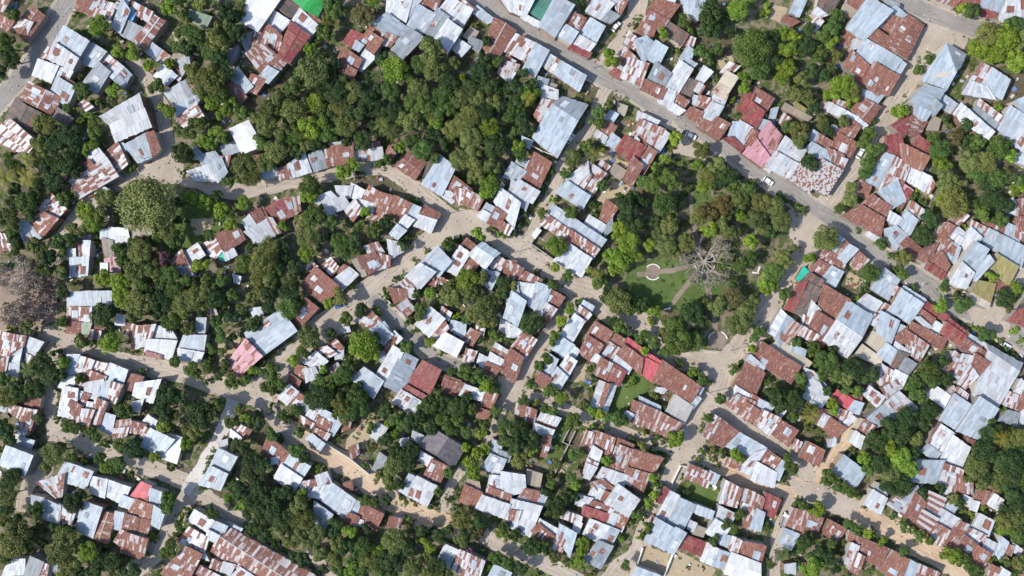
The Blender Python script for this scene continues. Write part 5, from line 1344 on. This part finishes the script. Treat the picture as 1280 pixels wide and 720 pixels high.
for i, (k, px, py, r) in enumerate(shrubs[:300]):
    rr = random.Random(int(px * 13 + py * 57)); rm, zs, cz, p, cls = shape(k, px, py, r, rr, True)
    o = link('shrub', rr.choice(PM[cls])); o.location = (p.x, p.y, cz); o.scale = (rm * rr.uniform(0.85, 1.3), rm * rr.uniform(0.7, 1.05), zs); o.rotation_euler.z = rr.uniform(0, 6.28)
    o['tint'] = jit(TINT[k], rr)
    tag(o, cat='shrub', group='shrubs of the yards and lanesides')
    sz = 'low ' if r < 5 else ''
    s_items.append([o, f'{sz}{TWORD[k]} bush', px, py, beside(px, py)])
for t in shrubs[300:]: rest.append((t, True))
for k, px, py, r in plants:
    rr = random.Random(int(px * 3 + py * 7))
    if k == 'p':
        o = frond_palm(px, py, r, rr); tag(o, cat='palm tree', group='palms among the trees')
        t_items.append([o, 'feathery palm', px, py, beside(px, py)])
    elif k in 'bf':
        o = bare_tree(px, py, r, rr, TINT[k], 2.1 if k == 'b' else 0.55); tag(o, cat='bare tree', group='leafless trees')
        t_items.append([o, 'leafless brown-grey tree' if k == 'b' else 'wide leafless pale grey tree', px, py, ''])
settle(t_items); settle(s_items)
# every smaller tree and bush beyond the three hundred largest: one mass of greenery
Vs, Ts, Cs = [], [], []
def put(V, t, p, cz, sx, sy, sz_, rot, tint):
    c, s = math.cos(rot), math.sin(rot); q = V * np.array([sx, sy, sz_], 'f')
    q = np.stack([q[:, 0] * c - q[:, 1] * s + p[0], q[:, 0] * s + q[:, 1] * c + p[1], q[:, 2] + cz], 1)
    Vs.append(q.astype('f')); Ts.append(t); Cs.append(np.tile(np.array(tint, 'f'), (len(t), 1)))
for (k, px, py, r), sh in rest:
    rr = random.Random(int(px * 31 + py * 77)); rm, zs, cz, p, cls = shape(k, px, py, r, rr, sh)
    V, t = rr.choice(PROTO[cls]); put(V, t, (p.x, p.y), cz, rm, rm * rr.uniform(0.88, 1.1), zs, rr.uniform(0, 6.28), jit(TINT[k], rr))
me = cloud_mesh('smaller_trees', np.concatenate(Vs), np.concatenate(Ts), MAT_LEAFG, np.concatenate(Cs))
tag(link('smaller_trees', me), 'smaller bushy trees filling yards between the houses', 'trees', kind='stuff')
# weeds and low growth on the open yard soil
Vs, Ts, Cs = [], [], []
g = random.Random(99)
for _ in range(5200):
    px, py = g.uniform(-20, 1300), g.uniform(-20, 740)
    if on_road(px, py, 1.0): continue
    if mnoise.noise((px * 0.02, py * 0.02, 3.0)) < -0.18: continue
    p = at(px, py, 0.2); rm = g.uniform(0.35, 1.15)
    V, t = g.choice(PROTO['S']); idx = g.randrange(0, 4) * 100
    put(V[idx * 4:(idx + 90) * 4], t[idx:idx + 90], (p.x, p.y), 0.1, rm, rm, rm * 0.6, g.uniform(0, 6.28), jit(g.choice((TINT['g'], TINT['o'], TINT['s'], TINT['d'])), g, 0.3))
def weed(px, py, a, b):
    p = at(px, py, 0.2); rm = g.uniform(a, b); V, t = g.choice(PROTO['S']); i0 = g.randrange(0, 4) * 100
    put(V[i0 * 4:(i0 + 70) * 4], t[i0:i0 + 70], (p.x, p.y), 0.1, rm, rm * g.uniform(0.6, 1.2), rm * 0.6, g.uniform(0, 6.28), jit(g.choice((TINT['g'], TINT['o'], TINT['s'], TINT['y'])), g, 0.3))
for k, px, py, r in plants:
    if r > 9 or k in 'pbf': continue
    for _ in range(4):
        t = g.uniform(0, 6.28); weed(px + math.cos(t) * r * g.uniform(0.7, 1.5), py + math.sin(t) * r * g.uniform(0.7, 1.5), 0.5, 1.1)
for kk, wd, L in LINES:
    if kk in ('walk', 'concrete'): continue
    for i in range(1, len(L)):
        for sd in (-1, 1):
            if g.random() < 0.62: continue
            d = L[i] - L[i - 1]; d = d / (np.linalg.norm(d) + 1e-9); q = L[i] + np.array((-d[1], d[0])) * sd * (wd * 0.5 + g.uniform(-0.5, 4.0) + (3 if kk == 'road' else 0))
            if not on_road(q[0], q[1], -1.0): weed(q[0], q[1], 0.3, 0.9)
me = cloud_mesh('undergrowth', np.concatenate(Vs), np.concatenate(Ts), MAT_LEAFG, np.concatenate(Cs))
tag(link('undergrowth', me), 'weeds and low growth on the yard soil', 'undergrowth', kind='stuff')
# scrap, tubs and boards lying about the yards
sm = NT('yard_scrap'); sa = sm.n('ShaderNodeAttribute', _attribute_name='tint', _attribute_type='GEOMETRY'); sm.l(sa.outputs['Color'], sm.bsdf.inputs['Base Color'])
V, F, C = [], [], []
pal = [(0.6, 0.6, 0.6), (0.35, 0.38, 0.40), (0.22, 0.10, 0.07), (0.35, 0.27, 0.2), (0.12, 0.2, 0.4), (0.5, 0.45, 0.4), (0.08, 0.08, 0.08), (0.6, 0.58, 0.5), (0.3, 0.13, 0.09)]
for _ in range(4600):
    h = g.choice(HC); px, py = h[0] + g.gauss(0, 24), h[1] + g.gauss(0, 24)
    if on_road(px, py, 1.5): continue
    p = at(px, py, 0); a, b, hh = g.uniform(0.15, 0.9), g.uniform(0.12, 0.6), g.uniform(0.05, 0.7)
    ct, st = math.cos(g.uniform(0, 3.1)), math.sin(g.uniform(0, 3.1)); v = []; f = []
    box(v, f, -a, -b, 0, a, b, hh, 0.05, 0.03); b0 = len(V)
    V += [(p.x + x * ct - y * st, p.y + x * st + y * ct, zz) for x, y, zz in v]; F += [tuple(b0 + i for i in q) for q in f]
    cc = g.choice(pal); C += [(*cc, 1)] * 6
for kk, wd, L in LINES:
    if kk == 'walk': continue
    for _ in range(int(len(L) * 1.3)):
        q = g.choice(L); px, py = q[0] + g.gauss(0, wd * 0.42), q[1] + g.gauss(0, wd * 0.42); p = at(px, py, 0); a = g.uniform(0.06, 0.28); v, f = [], []; box(v, f, -a, -a * 0.7, 0, a, a * 0.7, a, 0.03, 0.03); b0 = len(V); t = g.uniform(0, 3)
        V += [(p.x + x * math.cos(t) - y * math.sin(t), p.y + x * math.sin(t) + y * math.cos(t), zz + 0.1) for x, y, zz in v]; F += [tuple(b0 + i for i in qq) for qq in f]; C += [(*g.choice(pal[:6] + [(0.4, 0.36, 0.3)] * 6), 1)] * 6
me = new_mesh('debris', V, F, sm.m); a = me.attributes.new('tint', 'FLOAT_COLOR', 'FACE'); a.data.foreach_set('color', np.asarray(C, 'f').ravel())
tag(link('debris', me), 'scattered scrap, tubs and boards in the yards', 'debris', kind='stuff')

# ------------------------------------------------------------------ park ring, benches, boundary walls, poles, vehicles
def arc_wall(name, px, py, r, a0, a1, th, h, mat, parent=None):
    c = at(px, py, 0); V, F = [], []; n = max(6, int((a1 - a0) / 0.16))
    for i in range(n + 1):
        t = a0 + (a1 - a0) * i / n
        for rad, zz in ((r, 0), (r + th, 0), (r + th, h), (r, h)): V.append((c.x + rad * math.cos(t), c.y + rad * math.sin(t), zz))
    for i in range(n):
        b = 4 * i
        for k in range(4): F.append((b + k, b + (k + 1) % 4, b + 4 + (k + 1) % 4, b + 4 + k))
    F += [(3, 2, 1, 0), (4 * n, 4 * n + 1, 4 * n + 2, 4 * n + 3)]
    return obj(name, V, F, mat, parent)
ring = []
def arcs(name, px, py, r, spans, th, h, mat):
    c = at(px, py, 0); V, F = [], []
    for a0, a1 in spans:
        n = max(4, int((a1 - a0) / 0.14)); b0 = len(V)
        for i in range(n + 1):
            t = a0 + (a1 - a0) * i / n; rj = r + mnoise.noise((t * 2, r, 1)) * 0.18
            for rad, zz in ((rj, 0), (rj + th, 0), (rj + th, h), (rj, h)): V.append((c.x + rad * math.cos(t), c.y + rad * math.sin(t), zz))
        for i in range(n):
            b = b0 + 4 * i
            for k in range(4): F.append((b + k, b + (k + 1) % 4, b + 4 + (k + 1) % 4, b + 4 + k))
        F += [(b0 + 3, b0 + 2, b0 + 1, b0), tuple(b0 + 4 * n + k for k in range(4))]
    return obj(name, V, F, mat)
o = arcs('ring_wall', 881, 328, 3.75, [(0.15, 0.95), (1.2, 1.75), (2.05, 2.95), (3.2, 3.95), (4.15, 4.6), (4.85, 6.05)], 0.3, 0.4, flat('worn_whitewash', (0.52, 0.50, 0.47), 0.9)); tag(o, 'low white circular wall around the pale bare tree trunk', 'wall')
def disc(px, py, r):
    c = at(px, py, 0); n = 28
    o = obj('path', [(c.x + r * math.cos(2 * math.pi * i / n), c.y + r * math.sin(2 * math.pi * i / n), 0.1) for i in range(n)], [tuple(range(n))], M_WALK); tag(o, kind='structure')
    for v in o.data.vertices: v.co.z = z + 0.01
disc(816, 340, 2.6); disc(897, 426, 3.4)
for (px, py, r, a0, a1, lab) in ((816, 340, 2.7, 0.5, 2.5, 'curved white bench on upper side of western round plaza'), (816, 340, 2.7, 3.7, 5.6, 'curved white bench on lower side of western round plaza'), (897, 426, 3.4, 0.2, 1.2, 'curved white bench on right side of southern shaded plaza'), (897, 426, 3.4, 1.9, 2.9, 'curved white bench on left side of southern shaded plaza')):
    b = tag(arc_wall('curved_bench', px, py, r, a0, a1, 0.4, 0.45, MAT_STONE), lab, 'bench', 'benches in the park')
for (px, py, rz, lab) in ((944, 341, -0.1, 'straight white park bench under trees right of the ring'), (948, 337, 1.2, 'short white park bench turned beside the straight bench'), (834, 386, 0.2, 'white bench beside path end at the park lower edge')):
    p = at(px, py, 0); root = empty('park_bench', p, rz); V, F = [], []; box(V, F, -1.3, -0.3, 0.36, 1.3, 0.3, 0.46); obj('seat', V, F, MAT_STONE, root)
    for s in (-1, 1): V, F = [], []; box(V, F, s * 0.9 - 0.12, -0.26, 0, s * 0.9 + 0.12, 0.26, 0.36); obj('leg', V, F, MAT_STONE, root)
    tag(root, lab, 'bench', 'benches in the park')
WALLS = [([(408, 553), (440, 573), (463, 592)], 1.8, 1, 'long white boundary wall beside the sandy dirt track'), ([(676, 283), (664, 305), (694, 326)], 1.6, 0, 'grey yard wall at corner lane beside rust-streaked long house'), ([(668, 418), (683, 402), (697, 386)], 1.6, 0, 'grey wall beside lane under the round dark tree'), ([(482, 372), (494, 384), (506, 397)], 1.5, 1, 'pale wall along the curved lane beside rusty house'), ([(719, 538), (704, 568), (694, 590)], 1.3, 0, 'thin grey wall along right side of the narrow garden strip'), ([(712, 534), (703, 552), (713, 556)], 1.3, 0, 'short angled grey wall inside the narrow garden strip'), ([(840, 692), (829, 719)], 1.6, 1, 'pale wall dividing the two tan yards at the bottom'), ([(1256, 402), (1270, 380), (1282, 362)], 1.5, 0, 'grey wall along lane by the dark red roof'), ([(252, 602), (266, 578), (280, 546)], 1.2, 0, 'low wall and kerb along the pale concrete lane'), ([(839, 603), (850, 581), (866, 584)], 1.5, 1, 'cream corner wall at the fork of two dirt lanes'), ([(661, 181), (678, 190), (694, 196)], 1.6, 1, 'cream wall under the big hipped grey roof'), ([(788, 205), (775, 214), (762, 208)], 1.4, 0, 'grey wall closing the dusty yard by the dark red roof'), ([(1062, 565), (1058, 572), (1066, 578)], 1.5, 0, 'short grey wall stub beside the sandy side track'), ([(803, 684), (795, 706), (829, 719)], 1.4, 1, 'pale wall around lower side of the left tan yard')]
for pts, h, wcol, lab in WALLS:
    V, F = [], []; Pw = [at(*p, 0) for p in pts]
    for a, b in zip(Pw, Pw[1:]):
        d = (b - a).normalized(); nn = Vector((-d.y, d.x, 0)) * 0.12; b0 = len(V); e = d * 0.06
        V += [a - nn - e, b - nn + e, b + nn + e, a + nn - e] + [v + Vector((0, 0, h)) for v in (a - nn - e, b - nn + e, b + nn + e, a + nn - e)]
        F += [tuple(b0 + i for i in f) for f in BOX]
    tag(obj('boundary_wall', V, F, MAT_STONE if wcol else MAT_GREY), lab, 'wall', 'yard and boundary walls')
POLES = [((561, 267), 'at the dirt junction above curved lane houses'), ((158, 455), 'on the western dirt lane beside the silver house'), ((506, 644), 'on the sandy track above the bottom trees'), ((57, 521), 'at the lower-left junction'), ((186, 200), 'where the side lane meets curving lane'), ((913, 438), 'at the park lower-right corner'), ((640, 316), 'at the corner above rust-streaked house'), ((112, 565), 'on the lower western road bend'), ((886, 491), 'in the lane fork right of white flat roof'), ((742, 85), 'on the paved road edge under top stretch'), ((1006, 318), 'on the wide lane right of the park'), ((1180, 372), 'on the lower paved road by red strip roof')]
for (px, py), lab in POLES:
    root = empty('utility_pole', at(px, py, 0), RND.uniform(0, 3)); V, F = [], []; tube(V, F, (0, 0, 0), (0, 0, 6.5), 0.14, 0.09, 8); obj('pole', V, F, MAT_GREY, root)
    V, F = [], []; box(V, F, -0.75, -0.06, 6.0, 0.75, 0.06, 6.14); obj('crossarm', V, F, MAT_BARK, root)
    tag(root, 'grey utility pole ' + lab, 'pole', 'utility poles')
def wheel(x, y, r, wd, parent):
    V, F = [], []; tube(V, F, (x, y - wd / 2, r), (x, y + wd / 2, r), r, r, 12); F.append(tuple(range(11, -1, -1))); obj('wheel', V, F, MAT_DARK, parent)
CARLAB = {}
CL = ['white car parked at mouth of the top side lane', 'white car parked by the hipped hall side lane', 'dark motorcycle parked beside hipped hall wall', 'white car at shaded bend above the park', 'small white car on the paved road beside the park trees', 'white hatchback parked in shade of patchwork roof lane', 'dark motorcycle on the lower paved road beside dark red roof', 'dark motorcycle on the western dirt lane by round olive tree', 'blue car parked in tree shade on the main dirt road', 'white car parked in tree shade beside the lower paved road', 'grey flatbed truck with white cab beside rust-streaked house']
for i, (k, colr, px, py, a) in enumerate(cars):
    rz = R(a); p = at(px, py, 0.5); p.z = 0.05
    if colr == 'dark':
        root = empty('motorcycle', p, rz); V, F = [], []; box(V, F, -0.75, -0.14, 0.45, 0.55, 0.14, 0.85, 0.1, 0.04); tube(V, F, (0.5, 0, 0.8), (0.62, 0, 1.1), 0.04, 0.04, 6); tube(V, F, (0.62, -0.35, 1.1), (0.62, 0.35, 1.1), 0.03, 0.03, 6); obj('body', V, F, MAT_GREYP, root)
        V, F = [], []; box(V, F, -0.7, -0.15, 0.86, 0.1, 0.15, 0.96, 0.04, 0.04); obj('seat', V, F, MAT_DARK, root)
        for x in (-0.65, 0.65): wheel(x, 0, 0.32, 0.12, root)
        cat = 'motorcycle'
    elif k == 'k':
        root = empty('truck', p, rz); V, F = [], []; box(V, F, -3.0, -1.05, 0.7, 1.3, 1.05, 0.95); box(V, F, -3.0, -1.05, 0.952, -2.9, 1.05, 1.5); box(V, F, -2.9, -1.05, 0.952, 1.3, -0.95, 1.5); box(V, F, -2.9, 0.95, 0.952, 1.3, 1.05, 1.5); obj('cargo_bed', V, F, MAT_GREYP, root)
        V, F = [], []; box(V, F, 1.4, -1.0, 0.6, 3.0, 1.0, 1.5, 0.0, 0.0); box(V, F, 1.42, -0.96, 1.502, 2.75, 0.96, 2.3, 0.12, 0.08); c = obj('cab', V, F, MAT_WHITE, root)
        V, F = [], []; box(V, F, 2.66, -0.8, 1.55, 2.78, 0.8, 2.15, 0.03, 0.05); obj('windscreen', V, F, MAT_GLASS, c)
        for x in (-2.0, 2.2):
            for y in (-0.95, 0.95): wheel(x, y, 0.45, 0.3, root)
        cat = 'truck'
    else:
        m = MAT_WHITE if colr == 'white' else MAT_BLUEP
        root = empty('car', p, rz); V, F = [], []; box(V, F, -2.05, -0.84, 0.32, 2.05, 0.84, 0.92, 0.10, 0.06); box(V, F, -1.25, -0.70, 1.30, 0.65, 0.70, 1.42, 0.12, 0.10); b = obj('body', V, F, m, root)
        V, F = [], []; box(V, F, -1.7, -0.76, 0.922, 1.05, 0.76, 1.30, 0.42, 0.08); obj('window', V, F, MAT_GLASS, root)
        for x in (-1.25, 1.3):
            for y in (-0.76, 0.76): wheel(x, y, 0.32, 0.2, root)
        cat = 'car'
    tag(root, CL[i] if i < len(CL) else 'car', cat)
print('counts', len(houses), len(trees), len(shrubs), len(rest), 'dups', sum(1 for _ in ()), len(bpy.data.objects))
